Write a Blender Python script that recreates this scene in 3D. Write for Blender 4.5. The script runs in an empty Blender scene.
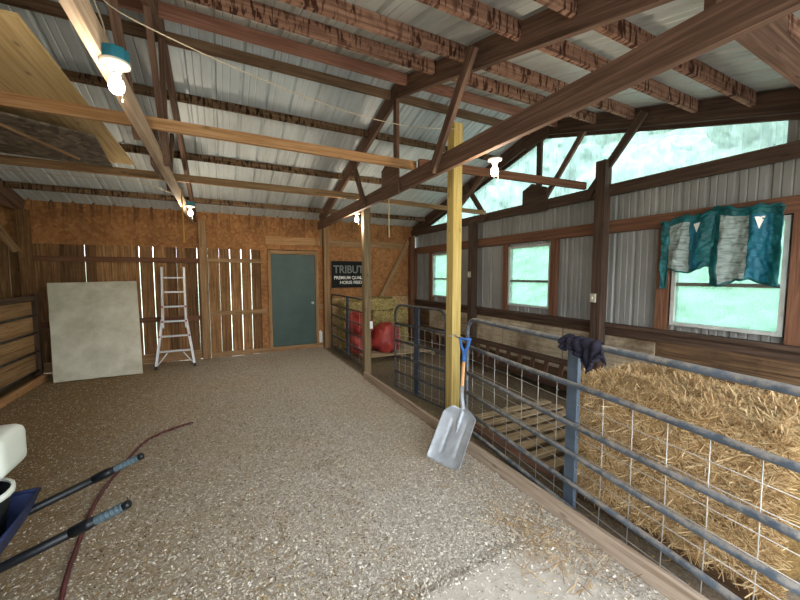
import bpy, bmesh, math, random
from mathutils import Vector, Matrix, noise as mnoise

random.seed(7)
scene = bpy.context.scene
COL = scene.collection
PI = math.pi

# ------------------------------------------------------------------ camera, sky, sun, exposure
cam_d = bpy.data.cameras.new('camera')
cam = bpy.data.objects.new('camera', cam_d); COL.objects.link(cam)
cam_d.sensor_width = 36.0; cam_d.lens = 15.75; cam_d.clip_start = 0.02; cam_d.clip_end = 300
cam.location = (0, 0, 1.65)
cam.rotation_euler = (PI/2 - math.atan(25/350), 0, -math.radians(27.0))
scene.camera = cam

world = bpy.data.worlds.new('overcast_sky'); scene.world = world; world.use_nodes = True
wn = world.node_tree.nodes; wl = world.node_tree.links
for n in list(wn): wn.remove(n)
w_out = wn.new('ShaderNodeOutputWorld'); w_bg = wn.new('ShaderNodeBackground')
w_tc = wn.new('ShaderNodeTexCoord'); w_sep = wn.new('ShaderNodeSeparateXYZ')
w_ramp = wn.new('ShaderNodeValToRGB')
wl.new(w_tc.outputs['Generated'], w_sep.inputs[0]); wl.new(w_sep.outputs['Z'], w_ramp.inputs[0])
w_ramp.color_ramp.elements[0].position = 0.0; w_ramp.color_ramp.elements[0].color = (0.95, 0.975, 1.0, 1)
w_ramp.color_ramp.elements[1].position = 0.8; w_ramp.color_ramp.elements[1].color = (0.78, 0.88, 1.0, 1)
wl.new(w_ramp.outputs[0], w_bg.inputs[0]); w_bg.inputs[1].default_value = 6.0
wl.new(w_bg.outputs[0], w_out.inputs[0])

sun_d = bpy.data.lights.new('sun', 'SUN'); sun_d.energy = 2.2; sun_d.angle = math.radians(25)
sun_d.color = (1.0, 0.97, 0.9)
sun = bpy.data.objects.new('sun', sun_d); COL.objects.link(sun)
sun.rotation_euler = (math.radians(28), 0, math.radians(170))

scene.view_settings.view_transform = 'Standard'
scene.view_settings.look = 'None'
scene.view_settings.exposure = 0.55
scene.view_settings.gamma = 1.0
scene.view_settings.use_curve_mapping = False

# ------------------------------------------------------------------ materials
def hexc(h):
    h = h.lstrip('#')
    v = [int(h[i:i+2], 16)/255 for i in (0, 2, 4)]
    return tuple((c/12.92 if c <= 0.04045 else ((c+0.055)/1.055)**2.4) for c in v) + (1,)

class NT:
    def __init__(s, name):
        s.m = bpy.data.materials.new(name); s.m.use_nodes = True
        s.t = s.m.node_tree; s.t.nodes.clear()
        s.out = s.t.nodes.new('ShaderNodeOutputMaterial')
    def n(s, typ, **kw):
        nd = s.t.nodes.new(typ)
        for k, v in kw.items():
            if isinstance(k, str) and hasattr(nd, k): setattr(nd, k, v)
        return nd
    def l(s, a, b): s.t.links.new(a, b)
    def bsdf(s, rough=0.8, metal=0.0, spec=0.3):
        b = s.n('ShaderNodeBsdfPrincipled')
        b.inputs['Roughness'].default_value = rough; b.inputs['Metallic'].default_value = metal
        b.inputs['Specular IOR Level'].default_value = spec
        s.l(b.outputs[0], s.out.inputs[0]); return b
    def coord(s, kind='Object', scale=(1, 1, 1)):
        tc = s.n('ShaderNodeTexCoord'); mp = s.n('ShaderNodeMapping'); mp.inputs['Scale'].default_value = scale
        s.l(tc.outputs[kind], mp.inputs[0]); return mp.outputs[0]
    def noise(s, vec, scale=5, detail=5, rough=0.6, dist=0):
        n = s.n('ShaderNodeTexNoise'); n.inputs['Scale'].default_value = scale; n.inputs['Detail'].default_value = detail
        n.inputs['Roughness'].default_value = rough; n.inputs['Distortion'].default_value = dist
        s.l(vec, n.inputs['Vector']); return n.outputs['Fac']
    def ramp(s, fac, stops, interp='LINEAR'):
        r = s.n('ShaderNodeValToRGB'); r.color_ramp.interpolation = interp; e = r.color_ramp.elements
        while len(e) < len(stops): e.new(0.5)
        for i, (p, c) in enumerate(stops):
            e[i].position = p; e[i].color = c if not isinstance(c, str) else hexc(c)
        s.l(fac, r.inputs[0]); return r.outputs[0]
    def mix(s, fac, a, b, mode='MIX'):
        m = s.n('ShaderNodeMix'); m.data_type = 'RGBA'; m.blend_type = mode
        if isinstance(fac, (int, float)): m.inputs[0].default_value = fac
        else: s.l(fac, m.inputs[0])
        for i, v in ((6, a), (7, b)):
            if isinstance(v, str): m.inputs[i].default_value = hexc(v)
            elif isinstance(v, tuple): m.inputs[i].default_value = v
            else: s.l(v, m.inputs[i])
        return m.outputs[2]
    def bump(s, b, h, strength=0.3, dist=0.01):
        bp = s.n('ShaderNodeBump'); bp.inputs['Strength'].default_value = strength; bp.inputs['Distance'].default_value = dist
        s.l(h, bp.inputs['Height']); s.l(bp.outputs[0], b.inputs['Normal'])
    def island(s):
        return s.n('ShaderNodeNewGeometry').outputs['Random Per Island']

BLACK = (0, 0, 0, 1); WHITE = (1, 1, 1, 1)

def wood(name, dark, mid, light, rough=0.8, var=0.35, knots=True, spec=0.25, stain=None):
    """Lumber: grain follows the board's own UV (u = metres along, v = across)."""
    t = NT(name); b = t.bsdf(rough, 0, spec)
    uv = t.coord('UV', (1.6, 38, 1)); g = t.noise(uv, 1.0, 7, 0.62, 0.6)
    c = t.ramp(g, [(0.28, dark), (0.5, mid), (0.74, light)])
    isl = t.island()
    tone = t.ramp(isl, [(0.0, (1-var,)*3 + (1,)), (1.0, (1+var*0.5,)*3 + (1,))])
    c = t.mix(1.0, c, tone, 'MULTIPLY')
    if knots:
        kv = t.coord('UV', (3.2, 9.0, 1)); vo = t.n('ShaderNodeTexVoronoi'); vo.inputs['Scale'].default_value = 1.0
        t.l(kv, vo.inputs['Vector'])
        k = t.ramp(vo.outputs['Distance'], [(0.05, (0.75,)*3 + (1,)), (0.14, BLACK)])
        c = t.mix(k, c, t.mix(0.6, c, '#20140c'))
    if stain:
        o = t.coord('Object', (1, 1, 1)); st = t.ramp(t.noise(o, 1.6, 6, 0.7), [(0.45, BLACK), (0.68, (stain[1],)*3 + (1,))])
        c = t.mix(st, c, stain[0])
    t.l(c, b.inputs['Base Color'])
    t.bump(b, g, 0.35, 0.006)
    return t.m

def plain(name, col, rough=0.6, metal=0.0, spec=0.4, var=0.0, vscale=8, bump=0.0, bscale=40, col2=None):
    t = NT(name); b = t.bsdf(rough, metal, spec)
    if var > 0 or col2:
        o = t.coord('Object'); f = t.noise(o, vscale, 5, 0.65)
        f2 = t.ramp(f, [(0.35, BLACK), (0.65, (1,)*3 + (1,))])
        c = t.mix(f2, col, col2 or '#000000')
        if not col2:
            c = t.mix(var, col, t.mix(f2, col, '#1a1510'))
        t.l(c, b.inputs['Base Color'])
    else: b.inputs['Base Color'].default_value = hexc(col)
    if bump:
        o = t.coord('Object'); t.bump(b, t.noise(o, bscale, 4), bump, 0.01)
    return t.m

M = {}
M['truss'] = wood('truss_lumber', '#4a392e', '#6b5142', '#8a6d5a', var=0.25)
M['bulb_lit_chord'] = wood('speckled_bulb_lit_chord', '#8d7460', '#b39a82', '#cbb59e', var=0.1)  # lighter than the other chords: the nearby bulb's light is in the colour
M['dark_timber'] = wood('dark_timber', '#32261f', '#4a392e', '#655040', var=0.25)
M['pine'] = wood('pine_lumber', '#86603c', '#ad8258', '#caa47c', var=0.15)
M['ridge_far'] = wood('brown_ridge_lumber', '#4f3d2c', '#6b543f', '#836b53', var=0.1)
M['ridge_near'] = wood('reddish_ridge_lumber', '#6a4636', '#8a6150', '#a27b68', var=0.1)
M['oldpine'] = wood('aged_lumber', '#6e5439', '#947452', '#b0926c', var=0.2)
M['treated'] = wood('treated_post', '#a38a4c', '#c2a964', '#d6c387', var=0.1)
M['greypost'] = wood('grey_post', '#5d4e38', '#7f6c50', '#9a876a', var=0.1)
M['girt'] = wood('brown_girt', '#4b3325', '#6c4935', '#86614a', var=0.2)
M['plank'] = wood('barn_plank', '#553c26', '#8c6642', '#b58f66', var=0.5, rough=0.9, stain=('#463424', 0.55))
M['stall'] = wood('stall_board', '#3a2a1c', '#5c4631', '#7a6045', var=0.3, rough=0.85, stain=('#271c13', 0.6))
M['kick'] = wood('pale_kickboard', '#857663', '#aa9c84', '#c4b89f', var=0.15, rough=0.9, stain=('#57422c', 0.85))
M['plyply'] = wood('plywood', '#a98a5c', '#c7aa78', '#d9c090', var=0.05, knots=True)
M['pallet'] = wood('pallet_slat', '#75604a', '#a18a6b', '#c4ae8c', var=0.35)
M['red_board'] = wood('reddish_board', '#55392a', '#7c5a45', '#997660', var=0.1)
M['sawn'] = wood('curb_lumber', '#7d6a57', '#a3907c', '#bfae9b', var=0.1)

def osb(name, a, b_, c_, drip=True):
    t = NT(name); b = t.bsdf(0.75, 0, 0.3); o = t.coord('Object')
    vo = t.n('ShaderNodeTexVoronoi'); vo.inputs['Scale'].default_value = 22
    n0 = t.noise(o, 6, 4); mp = t.n('ShaderNodeVectorMath'); mp.operation = 'SCALE'; mp.inputs[3].default_value = 1.0
    t.l(o, mp.inputs[0]); t.l(mp.outputs[0], vo.inputs['Vector'])
    chips = t.ramp(vo.outputs['Color'], [(0.1, a), (0.5, b_), (0.9, c_)])
    big = t.ramp(t.noise(o, 1.2, 5, 0.7), [(0.35, (0.62,)*3 + (1,)), (0.65, (1.08,)*3 + (1,))])
    c = t.mix(1.0, chips, big, 'MULTIPLY')
    if drip:
        s = t.coord('Object', (16, 16, 1.1)); d = t.noise(s, 1, 4, 0.6)
        sp = t.n('ShaderNodeSeparateXYZ'); t.l(o, sp.inputs[0])
        zr = t.ramp(t.math(sp.outputs['Z'], 'MULTIPLY_ADD', 1/0.5, -2.45/0.5) if hasattr(t, 'math') else sp.outputs['Z'], [(0.0, BLACK), (1.0, WHITE)])
        dd = t.ramp(d, [(0.52, BLACK), (0.62, (0.8,)*3 + (1,))])
        c = t.mix(t.mix(1.0, dd, zr, 'MULTIPLY'), c, '#3a2416')
    t.l(c, b.inputs['Base Color']); t.bump(b, vo.outputs['Distance'], 0.2, 0.004)
    return t.m
def _math(s, a, op, v1=None, v2=None):
    m = s.n('ShaderNodeMath'); m.operation = op; s.l(a, m.inputs[0])
    if v1 is not None:
        if isinstance(v1, (int, float)): m.inputs[1].default_value = v1
        else: s.l(v1, m.inputs[1])
    if v2 is not None: m.inputs[2].default_value = v2
    return m.outputs[0]
NT.math = _math
M['osb'] = osb('strand_board', '#8f5f35', '#9f6d40', '#b07d4f')
M['osb_pale'] = osb('pale_strand_board', '#9c7a50', '#b39064', '#cbaa7e', drip=False)
M['particle'] = osb('weathered_particle_board', '#4d4238', '#6f6253', '#8b7c69', drip=False)

def purlin_mat(name, dark, mid, light, mark, every=12.0, width=0.50):
    """purlins carry a row of dark dirt-dauber blotches and torn lining along them."""
    t = NT(name); b = t.bsdf(0.9, 0, 0.15)
    uv = t.coord('UV', (1.6, 38, 1)); g = t.noise(uv, 1.0, 6, 0.6, 0.5)
    c = t.ramp(g, [(0.28, dark), (0.5, mid), (0.74, light)])
    nz = t.noise(t.coord('UV', (every*2.2, 6, 1)), 1, 4, 0.6, 0.4)
    blot = t.ramp(nz, [(width, BLACK), (width+0.07, WHITE)])
    pat = t.ramp(t.noise(t.coord('UV', (2.0, 2, 1)), 1, 3), [(0.36, BLACK), (0.5, WHITE)])
    c = t.mix(t.mix(1.0, blot, pat, 'MULTIPLY'), c, mark)
    t.l(c, b.inputs['Base Color']); t.bump(b, nz, 0.35, 0.008)
    return t.m
M['purlin_far'] = purlin_mat('purlin_brown', '#4a3826', '#6d5640', '#8d755a', '#261b12')
M['purlin_near'] = purlin_mat('purlin_red', '#60463a', '#8d6a57', '#b18e79', '#43291f', 13.0, 0.50)

def metal_sheet(name, base, base2, dirt, rough=0.45, metal=0.35, dirt_amt=0.5, streak=(1.2, 1.2, 1.2)):
    t = NT(name); b = t.bsdf(rough, metal, 0.5); o = t.coord('Object')
    c = t.mix(t.ramp(t.noise(o, 0.9, 5, 0.6), [(0.35, BLACK), (0.65, WHITE)]), base, base2)
    s = t.noise(t.coord('Object', streak), 1.0, 7, 0.7)
    d = t.ramp(s, [(0.48, BLACK), (0.72, (dirt_amt,)*3 + (1,))])
    c = t.mix(d, c, dirt); t.l(c, b.inputs['Base Color']); return t.m
M['roof_far'] = metal_sheet('galvanised_roof', '#bcc6ca', '#cdd3d5', '#94928a', 0.55, 0.10, 0.5, (6, 0.8, 0.8))
M['roof_near'] = metal_sheet('pale_roof_lining', '#b4b8b5', '#c0c3be', '#8f8e84', 0.55, 0.15, 0.5, (2, 0.8, 0.8))
M['wall_metal'] = metal_sheet('grey_wall_panel', '#7f7f7c', '#93928d', '#5f5a50', 0.6, 0.15, 0.5, (4, 4, 1.0))

def hazy(name, tint, haze, rough=0.2, mottle=0.0):
    t = NT(name)
    tr = t.n('ShaderNodeBsdfTransparent'); tl = t.n('ShaderNodeBsdfTranslucent'); gl = t.n('ShaderNodeBsdfGlossy')
    tr.inputs[0].default_value = hexc(tint); gl.inputs['Roughness'].default_value = rough
    tl.inputs[0].default_value = hexc(tint)
    m = t.n('ShaderNodeMixShader'); m2 = t.n('ShaderNodeMixShader')
    if mottle:
        f = t.ramp(t.noise(t.coord('Object', (1, 3, 1.4)), 2.2, 6, 0.7), [(0.35, (max(0, haze-mottle),)*3 + (1,)), (0.65, (min(1, haze+mottle),)*3 + (1,))])
        t.l(f, m.inputs[0])
    else: m.inputs[0].default_value = haze
    t.l(tr.outputs[0], m.inputs[1]); t.l(tl.outputs[0], m.inputs[2])
    m2.inputs[0].default_value = 0.05
    t.l(m.outputs[0], m2.inputs[1]); t.l(gl.outputs[0], m2.inputs[2]); t.l(m2.outputs[0], t.out.inputs[0])
    return t.m
M['gable_panel'] = hazy('translucent_ribbed_panel', '#a5b7ba', 0.38, 0.3, 0.15)
M['pane'] = hazy('dusty_window_glass', '#b4c9c3', 0.30, 0.1, 0.12)

def floor_mat():
    t = NT('bedding_floor'); b = t.bsdf(0.95, 0, 0.1); o = t.coord('Object')
    fine = t.noise(o, 55, 6, 0.75, 1.2); mid = t.noise(o, 9, 5, 0.7)
    c = t.ramp(fine, [(0.34, '#6f665b'), (0.5, '#bab1a3'), (0.66, '#e8e0d2')])
    big = t.ramp(t.noise(o, 0.8, 4, 0.6, 0.5), [(0.4, BLACK), (0.62, WHITE)])
    c = t.mix(t.mix(1.0, big, (0.30,)*3 + (1,), 'MULTIPLY'), c, '#b89c72')
    # dark trodden earth with brown litter on the left and along the back wall
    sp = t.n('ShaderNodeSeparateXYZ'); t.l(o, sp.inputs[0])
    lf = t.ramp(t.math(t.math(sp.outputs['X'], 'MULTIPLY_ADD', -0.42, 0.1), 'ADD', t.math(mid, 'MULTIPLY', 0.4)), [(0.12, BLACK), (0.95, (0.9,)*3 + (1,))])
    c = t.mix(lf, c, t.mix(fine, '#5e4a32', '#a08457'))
    st = t.ramp(t.math(t.math(sp.outputs['X'], 'ADD', t.math(mid, 'MULTIPLY', 0.05)), 'SUBTRACT', 2.03), [(0.0, BLACK), (0.06, (0.85,)*3 + (1,))])
    c = t.mix(st, c, t.mix(fine, '#3d3024', '#7a664c'))
    t.l(c, b.inputs['Base Color'])
    t.bump(b, t.math(fine, 'ADD', mid), 0.7, 0.015)
    return t.m
M['floor'] = floor_mat()
M['slab'] = plain('concrete_slab', '#a89f92', 0.9, 0, 0.2, col2='#b9b0a3', vscale=14, bump=0.3, bscale=90)
M['grass'] = plain('meadow_grass', '#7f8f74', 0.9, 0, 0.1, col2='#c3ccb8', vscale=1.2, bump=0.5, bscale=20)
M['leaves'] = plain('tree_leaves', '#4c6350', 0.8, 0, 0.2, col2='#ced8cd', vscale=1.1, bump=0.8, bscale=6)

def gate_paint():
    t = NT('worn_blue_gate_paint'); b = t.bsdf(0.45, 0.15, 0.5); o = t.coord('Object')
    c = t.mix(t.ramp(t.noise(o, 5, 4), [(0.4, BLACK), (0.6, WHITE)]), '#434c55', '#555f69')
    geo = t.n('ShaderNodeNewGeometry'); sp = t.n('ShaderNodeSeparateXYZ'); t.l(geo.outputs['Normal'], sp.inputs[0])
    dust = t.ramp(t.math(t.noise(o, 14, 6, 0.7), 'ADD', t.math(sp.outputs['Z'], 'MULTIPLY', 0.16)), [(0.5, BLACK), (0.68, (0.75,)*3 + (1,))])
    c = t.mix(dust, c, '#948b80'); t.l(c, b.inputs['Base Color']); t.bump(b, t.noise(o, 60, 4), 0.3, 0.002)
    return t.m
M['gate'] = gate_paint()
M['gate_dark'] = plain('dark_gate_paint', '#2b2e33', 0.55, 0.3, 0.4, col2='#55534f', vscale=9)
M['gate_brace'] = plain('gate_brace_paint', '#475462', 0.5, 0.2, 0.5, col2='#566370', vscale=12)
M['gate_brace_dark'] = plain('navy_gate_brace_paint', '#28303d', 0.5, 0.2, 0.5, col2='#39424f', vscale=12)
M['wire'] = plain('galvanised_wire', '#b2aea6', 0.5, 0.5)
M['green_door'] = plain('green_door_paint', '#30443f', 0.5, 0.0, 0.4, col2='#3a504a', vscale=2.2, bump=0.15, bscale=5)
M['alu'] = plain('aluminium', '#d3d5d7', 0.45, 0.35, 0.5, col2='#c0c2c4', vscale=8)
M['red_plastic'] = plain('red_plastic', '#a3463c', 0.5)
M['black_rubber'] = plain('black_rubber', '#1c1c1e', 0.7)
M['white_sheet'] = plain('stained_white_sheet', '#d3d1c2', 0.85, 0, 0.2, col2='#b3af9c', vscale=2.6, bump=0.15, bscale=30)
M['sheet_edge'] = plain('sheet_edge', '#8d8a78', 0.9)
M['sign'] = plain('black_sign', '#0e0e0e', 0.6, 0, 0.2)
M['sign_text'] = plain('sign_white_lettering', '#e2e0d8', 0.6)
M['sign_grey'] = plain('sign_grey_lettering', '#6f726f', 0.6)
M['white_frame'] = plain('white_window_frame', '#b9bcb6', 0.6, 0, 0.3, col2='#9a9b92', vscale=5)
M['dark_frame'] = plain('dark_sash', '#5b5a50', 0.6)
M['scoop'] = plain('scuffed_aluminium_blade', '#b9bfc4', 0.5, 0.3, 0.5, col2='#a0a5aa', vscale=7, bump=0.25, bscale=18)
M['ash'] = wood('ash_handle', '#b98552', '#d9a672', '#e8c090', var=0.0, knots=False, rough=0.5)
M['blue_plastic'] = plain('blue_plastic', '#2c63a8', 0.4)
M['teal_box'] = plain('teal_junction_box', '#1f6f84', 0.5)
M['porcelain'] = plain('porcelain', '#e8e4d8', 0.3)
M['cable'] = plain('cream_cable', '#b8ab92', 0.7)
M['rope'] = plain('pale_rope', '#b09e7c', 0.9)
M['cord'] = plain('yellow_cord', '#b27f34', 0.7)
M['hose'] = plain('dark_red_hose', '#5d2d30', 0.5, 0, 0.4, col2='#472125', vscale=10)
M['black_paint'] = plain('black_handle_paint', '#15181c', 0.4, 0.2)
M['grip'] = plain('grey_blue_grip', '#47575f', 0.6)
M['blue_tray'] = plain('blue_tray', '#1d2b52', 0.6)
M['white_plastic'] = plain('white_plastic', '#d9ddd6', 0.45)
M['dark_cloth'] = plain('dark_cloth', '#2f2d38', 0.95, 0, 0.1, col2='#1f1e27', vscale=12, bump=0.5, bscale=50)
M['switch'] = plain('switch_plate', '#b0aa96', 0.5)
M['baler_twine'] = plain('baler_twine', '#c9c2ae', 0.8)

def bag_mat(name, teal, bright):
    t = NT(name); b = t.bsdf(0.35, 0, 0.5); o = t.coord('Object')
    c = t.mix(t.ramp(t.noise(o, 5, 5), [(0.4, BLACK), (0.6, WHITE)]), teal, bright)
    t.l(c, b.inputs['Base Color']); t.bump(b, t.noise(t.coord('Object', (1, 1, 2.5)), 14, 5, 0.6), 0.7, 0.03)
    tl = t.n('ShaderNodeBsdfTranslucent'); t.l(c, tl.inputs[0]); m = t.n('ShaderNodeMixShader'); m.inputs[0].default_value = 0.25
    t.l(b.outputs[0], m.inputs[1]); t.l(tl.outputs[0], m.inputs[2]); t.l(m.outputs[0], t.out.inputs[0])
    return t.m
M['bag_teal'] = bag_mat('teal_woven_bag', '#0c5558', '#156c70')
M['bag_blue'] = bag_mat('blue_bag_panel', '#12667c', '#187488')
def print_mat():
    t = NT('printed_bag_panel'); b = t.bsdf(0.5, 0, 0.4)
    w = t.noise(t.coord('Object', (3, 7, 46)), 1, 4, 0.7)
    c = t.ramp(w, [(0.46, '#a9b8b2'), (0.60, '#84928c'), (0.70, '#56625e')])
    t.l(c, b.inputs['Base Color'])
    tl = t.n('ShaderNodeBsdfTranslucent'); t.l(c, tl.inputs[0]); m = t.n('ShaderNodeMixShader'); m.inputs[0].default_value = 0.3
    t.l(b.outputs[0], m.inputs[1]); t.l(tl.outputs[0], m.inputs[2]); t.l(m.outputs[0], t.out.inputs[0])
    t.bump(b, t.noise(t.coord('Object', (1, 1, 2.5)), 14, 5, 0.6), 0.7, 0.03)
    return t.m
M['bag_print'] = print_mat()
M['red_bag'] = plain('red_sack', '#a83d35', 0.5, 0, 0.4, col2='#7c2a25', vscale=6, bump=1.0, bscale=7)

def straw_mat(name, a, b_, c_):
    t = NT(name); b = t.bsdf(0.6, 0, 0.3)
    c = t.ramp(t.island(), [(0.0, a), (0.45, b_), (1.0, c_)]); t.l(c, b.inputs['Base Color']); return t.m
M['straw'] = straw_mat('straw', '#7a5c38', '#ad8b5d', '#d3bb90')
M['hay'] = straw_mat('hay', '#80703f', '#a8945a', '#c6b47a')
M['shaving'] = straw_mat('shavings', '#7c7468', '#bbb2a4', '#ece4d4')
M['shaving_brown'] = straw_mat('brown_litter', '#4f3d28', '#80683f', '#ae9260')
def bale_core(name, a, b_):
    t = NT(name); b = t.bsdf(0.9, 0, 0.1)
    n = t.noise(t.coord('Object', (30, 14, 90)), 1, 6, 0.7, 1.0)
    t.l(t.ramp(n, [(0.3, a), (0.7, b_)]), b.inputs['Base Color']); t.bump(b, n, 1.0, 0.03); return t.m
M['straw_core'] = bale_core('straw_core', '#4f3b1e', '#9c7e4e')
M['hay_core'] = bale_core('hay_core', '#65552f', '#a8925a')

def glow(name, col, s):
    t = NT(name); e = t.n('ShaderNodeEmission'); e.inputs[0].default_value = col; e.inputs[1].default_value = s
    t.l(e.outputs[0], t.out.inputs[0]); return t.m
M['bulb'] = glow('lit_bulb_glass', (1.0, 0.93, 0.80, 1), 22)

# ------------------------------------------------------------------ geometry helpers
class MB:
    def __init__(s): s.v = []; s.f = []; s.uv = []; s.mi = []; s.sm = []
    def face(s, idx, uvs=None, mi=0, smooth=False):
        s.f.append(tuple(idx)); s.uv.append(uvs or [(0, 0)]*len(idx)); s.mi.append(mi); s.sm.append(smooth)
    def board(s, p0, p1, w, h, up=(0, 0, 1), mi=0, cut0=0, cut1=0):
        """box from p0 to p1; w = thickness sideways, h = depth along up. cut = end plumb offset along the axis at the top."""
        p0 = Vector(p0); p1 = Vector(p1); a = p1-p0; L = a.length
        if L < 1e-6: return s
        a = a/L; up = Vector(up); sd = a.cross(up)
        if sd.length < 1e-4: sd = a.cross(Vector((1, 0, 0)))
        sd.normalize(); u = sd.cross(a).normalized()
        b = len(s.v); o = random.random()*20; o2 = random.random()*20
        for e, p, c in ((0, p0, cut0), (1, p1, cut1)):
            for (i, j) in ((-1, -1), (1, -1), (1, 1), (-1, 1)):
                s.v.append(tuple(p + sd*(i*w/2) + u*(j*h/2) + a*(c*j*h/2)))
        per = [0, w, w+h, 2*w+h, 2*w+2*h]
        for k in range(4):
            k2 = (k+1) % 4
            s.face((b+k, b+k2, b+4+k2, b+4+k), [(o, o2+per[k]), (o, o2+per[k+1]), (o+L, o2+per[k+1]), (o+L, o2+per[k])], mi)
        s.face((b+3, b+2, b+1, b+0), [(o, o2), (o+w*.1, o2), (o+w*.1, o2+h), (o, o2+h)], mi)
        s.face((b+4, b+5, b+6, b+7), [(o, o2), (o+w*.1, o2), (o+w*.1, o2+h), (o, o2+h)], mi)
        return s
    def box(s, x0, x1, y0, y1, z0, z1, axis=None, mi=0):
        d = (x1-x0, y1-y0, z1-z0)
        ax = axis if axis is not None else d.index(max(d))
        c = ((x0+x1)/2, (y0+y1)/2, (z0+z1)/2)
        if ax == 0: return s.board((x0, c[1], c[2]), (x1, c[1], c[2]), d[1], d[2], (0, 0, 1), mi)
        if ax == 1: return s.board((c[0], y0, c[2]), (c[0], y1, c[2]), d[0], d[2], (0, 0, 1), mi)
        return s.board((c[0], c[1], z0), (c[0], c[1], z1), d[0], d[1], (0, 1, 0), mi)
    def tube(s, pts, r, seg=10, mi=0, cap=True, closed=False):
        pts = [Vector(p) for p in pts]; n = len(pts); rs = r if isinstance(r, (list, tuple)) else [r]*n
        rings = []; prev = None
        for i, p in enumerate(pts):
            if closed: t = pts[(i+1) % n]-pts[i-1]
            else: t = pts[min(i+1, n-1)]-pts[max(i-1, 0)]
            t.normalize()
            if prev is None:
                q = Vector((0, 0, 1)) if abs(t.z) < 0.9 else Vector((1, 0, 0)); nx = t.cross(q).normalized()
            else:
                nx = prev - t*prev.dot(t)
                nx = nx.normalized() if nx.length > 1e-6 else t.orthogonal().normalized()
            prev = nx; ny = t.cross(nx); b = len(s.v); rings.append(b)
            for k in range(seg):
                an = 2*PI*k/seg; s.v.append(tuple(p + (nx*math.cos(an)+ny*math.sin(an))*rs[i]))
        m = n if closed else n-1
        for i in range(m):
            a, b = rings[i], rings[(i+1) % n]
            for k in range(seg):
                k2 = (k+1) % seg; s.face((a+k, a+k2, b+k2, b+k), [(i*.1, k*.02), (i*.1, k*.02+.02), (i*.1+.1, k*.02+.02), (i*.1+.1, k*.02)], mi, True)
        if cap and not closed:
            s.face([rings[0]+k for k in range(seg)][::-1], None, mi); s.face([rings[-1]+k for k in range(seg)], None, mi)
        return s
    def lathe(s, prof, c=(0, 0, 0), seg=24, mi=0, axis=Vector((0, 0, 1)), caps=True):
        axis = Vector(axis).normalized(); x = axis.orthogonal().normalized(); y = axis.cross(x); c = Vector(c); rings = []
        for (r, z) in prof:
            b = len(s.v); rings.append(b)
            for k in range(seg):
                an = 2*PI*k/seg; s.v.append(tuple(c + axis*z + (x*math.cos(an)+y*math.sin(an))*max(r, 1e-4)))
        for i in range(len(prof)-1):
            a, b = rings[i], rings[i+1]
            for k in range(seg):
                k2 = (k+1) % seg; s.face((a+k, a+k2, b+k2, b+k), None, mi, True)
        if caps:
            s.face([rings[0]+k for k in range(seg)][::-1], None, mi); s.face([rings[-1]+k for k in range(seg)], None, mi)
        return s
    def prism(s, poly, d, mi=0):
        """poly = list of 3D points, extruded by vector d"""
        n = len(poly); b = len(s.v); d = Vector(d)
        for p in poly: s.v.append(tuple(Vector(p)))
        for p in poly: s.v.append(tuple(Vector(p)+d))
        P = [Vector(p) for p in poly]; e1 = (P[1]-P[0]).normalized(); nn = d.normalized(); e2 = nn.cross(e1)
        uv = [((p-P[0]).dot(e1), (p-P[0]).dot(e2)) for p in P]
        s.face([b+i for i in range(n)][::-1], uv[::-1], mi); s.face([b+n+i for i in range(n)], uv, mi)
        for i in range(n):
            j = (i+1) % n; L = (P[j]-P[i]).length
            s.face((b+i, b+j, b+n+j, b+n+i), [(0, 0), (L, 0), (L, d.length), (0, d.length)], mi)
        return s
    def build(s, name, mat, parent=None, loc=None, bevel=0.0):
        me = bpy.data.meshes.new(name); me.from_pydata(s.v, [], s.f)
        uvl = me.uv_layers.new(name='UVMap'); k = 0; flat = []
        for u in s.uv:
            for q in u: flat.extend(q)
        uvl.data.foreach_set('uv', flat)
        me.polygons.foreach_set('material_index', s.mi); me.polygons.foreach_set('use_smooth', s.sm)
        for m in (mat if isinstance(mat, (list, tuple)) else [mat]): me.materials.append(m)
        me.update()
        if parent is not None or loc is not None:
            o0 = Vector(loc) if loc is not None else Vector((0, 0, 0))
            if parent is not None: o0 = world_of(parent)
            me.transform(Matrix.Translation(-o0))
        o = bpy.data.objects.new(name, me); COL.objects.link(o)
        if parent is not None: o.parent = parent
        elif loc is not None: o.location = loc
        if bevel:
            md = o.modifiers.new('bevel', 'BEVEL'); md.width = bevel; md.segments = 2; md.limit_method = 'ANGLE'
        return o

def world_of(o):
    v = Vector((0, 0, 0))
    while o is not None: v += o.location; o = o.parent
    return v

def tag(o, label=None, cat=None, group=None, kind=None):
    if label: o['label'] = label
    if cat: o['category'] = cat
    if group: o['group'] = group
    if kind: o['kind'] = kind
    return o
def thing(name, loc, label, cat, group=None):
    o = bpy.data.objects.new(name, None); COL.objects.link(o); o.location = loc; o.empty_display_size = 0.1
    return tag(o, label, cat, group)
def struct(o): o['kind'] = 'structure'; return o

def grid_surface(f, nu, nv, smooth=True):
    mb = MB()
    for i in range(nu+1):
        for j in range(nv+1): mb.v.append(tuple(f(i/nu, j/nv)))
    for i in range(nu):
        for j in range(nv):
            a = i*(nv+1)+j; mb.face((a, a+nv+1, a+nv+2, a+1), [(i/nu, j/nv), ((i+1)/nu, j/nv), ((i+1)/nu, (j+1)/nv), (i/nu, (j+1)/nv)], 0, smooth)
    return mb

# ------------------------------------------------------------------ dimensions
BK = 7.90      # inner face of the back wall (y)
RT = 4.43      # inner face of the gable wall (x)
LF = -5.30     # left wall
FR = -0.35     # open front
RY, RZ, RS = 3.87, 3.97, 0.275     # ridge line and roof slope (underside of the metal)
def roof_z(y): return RZ - RS*abs(y-RY)

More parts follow.
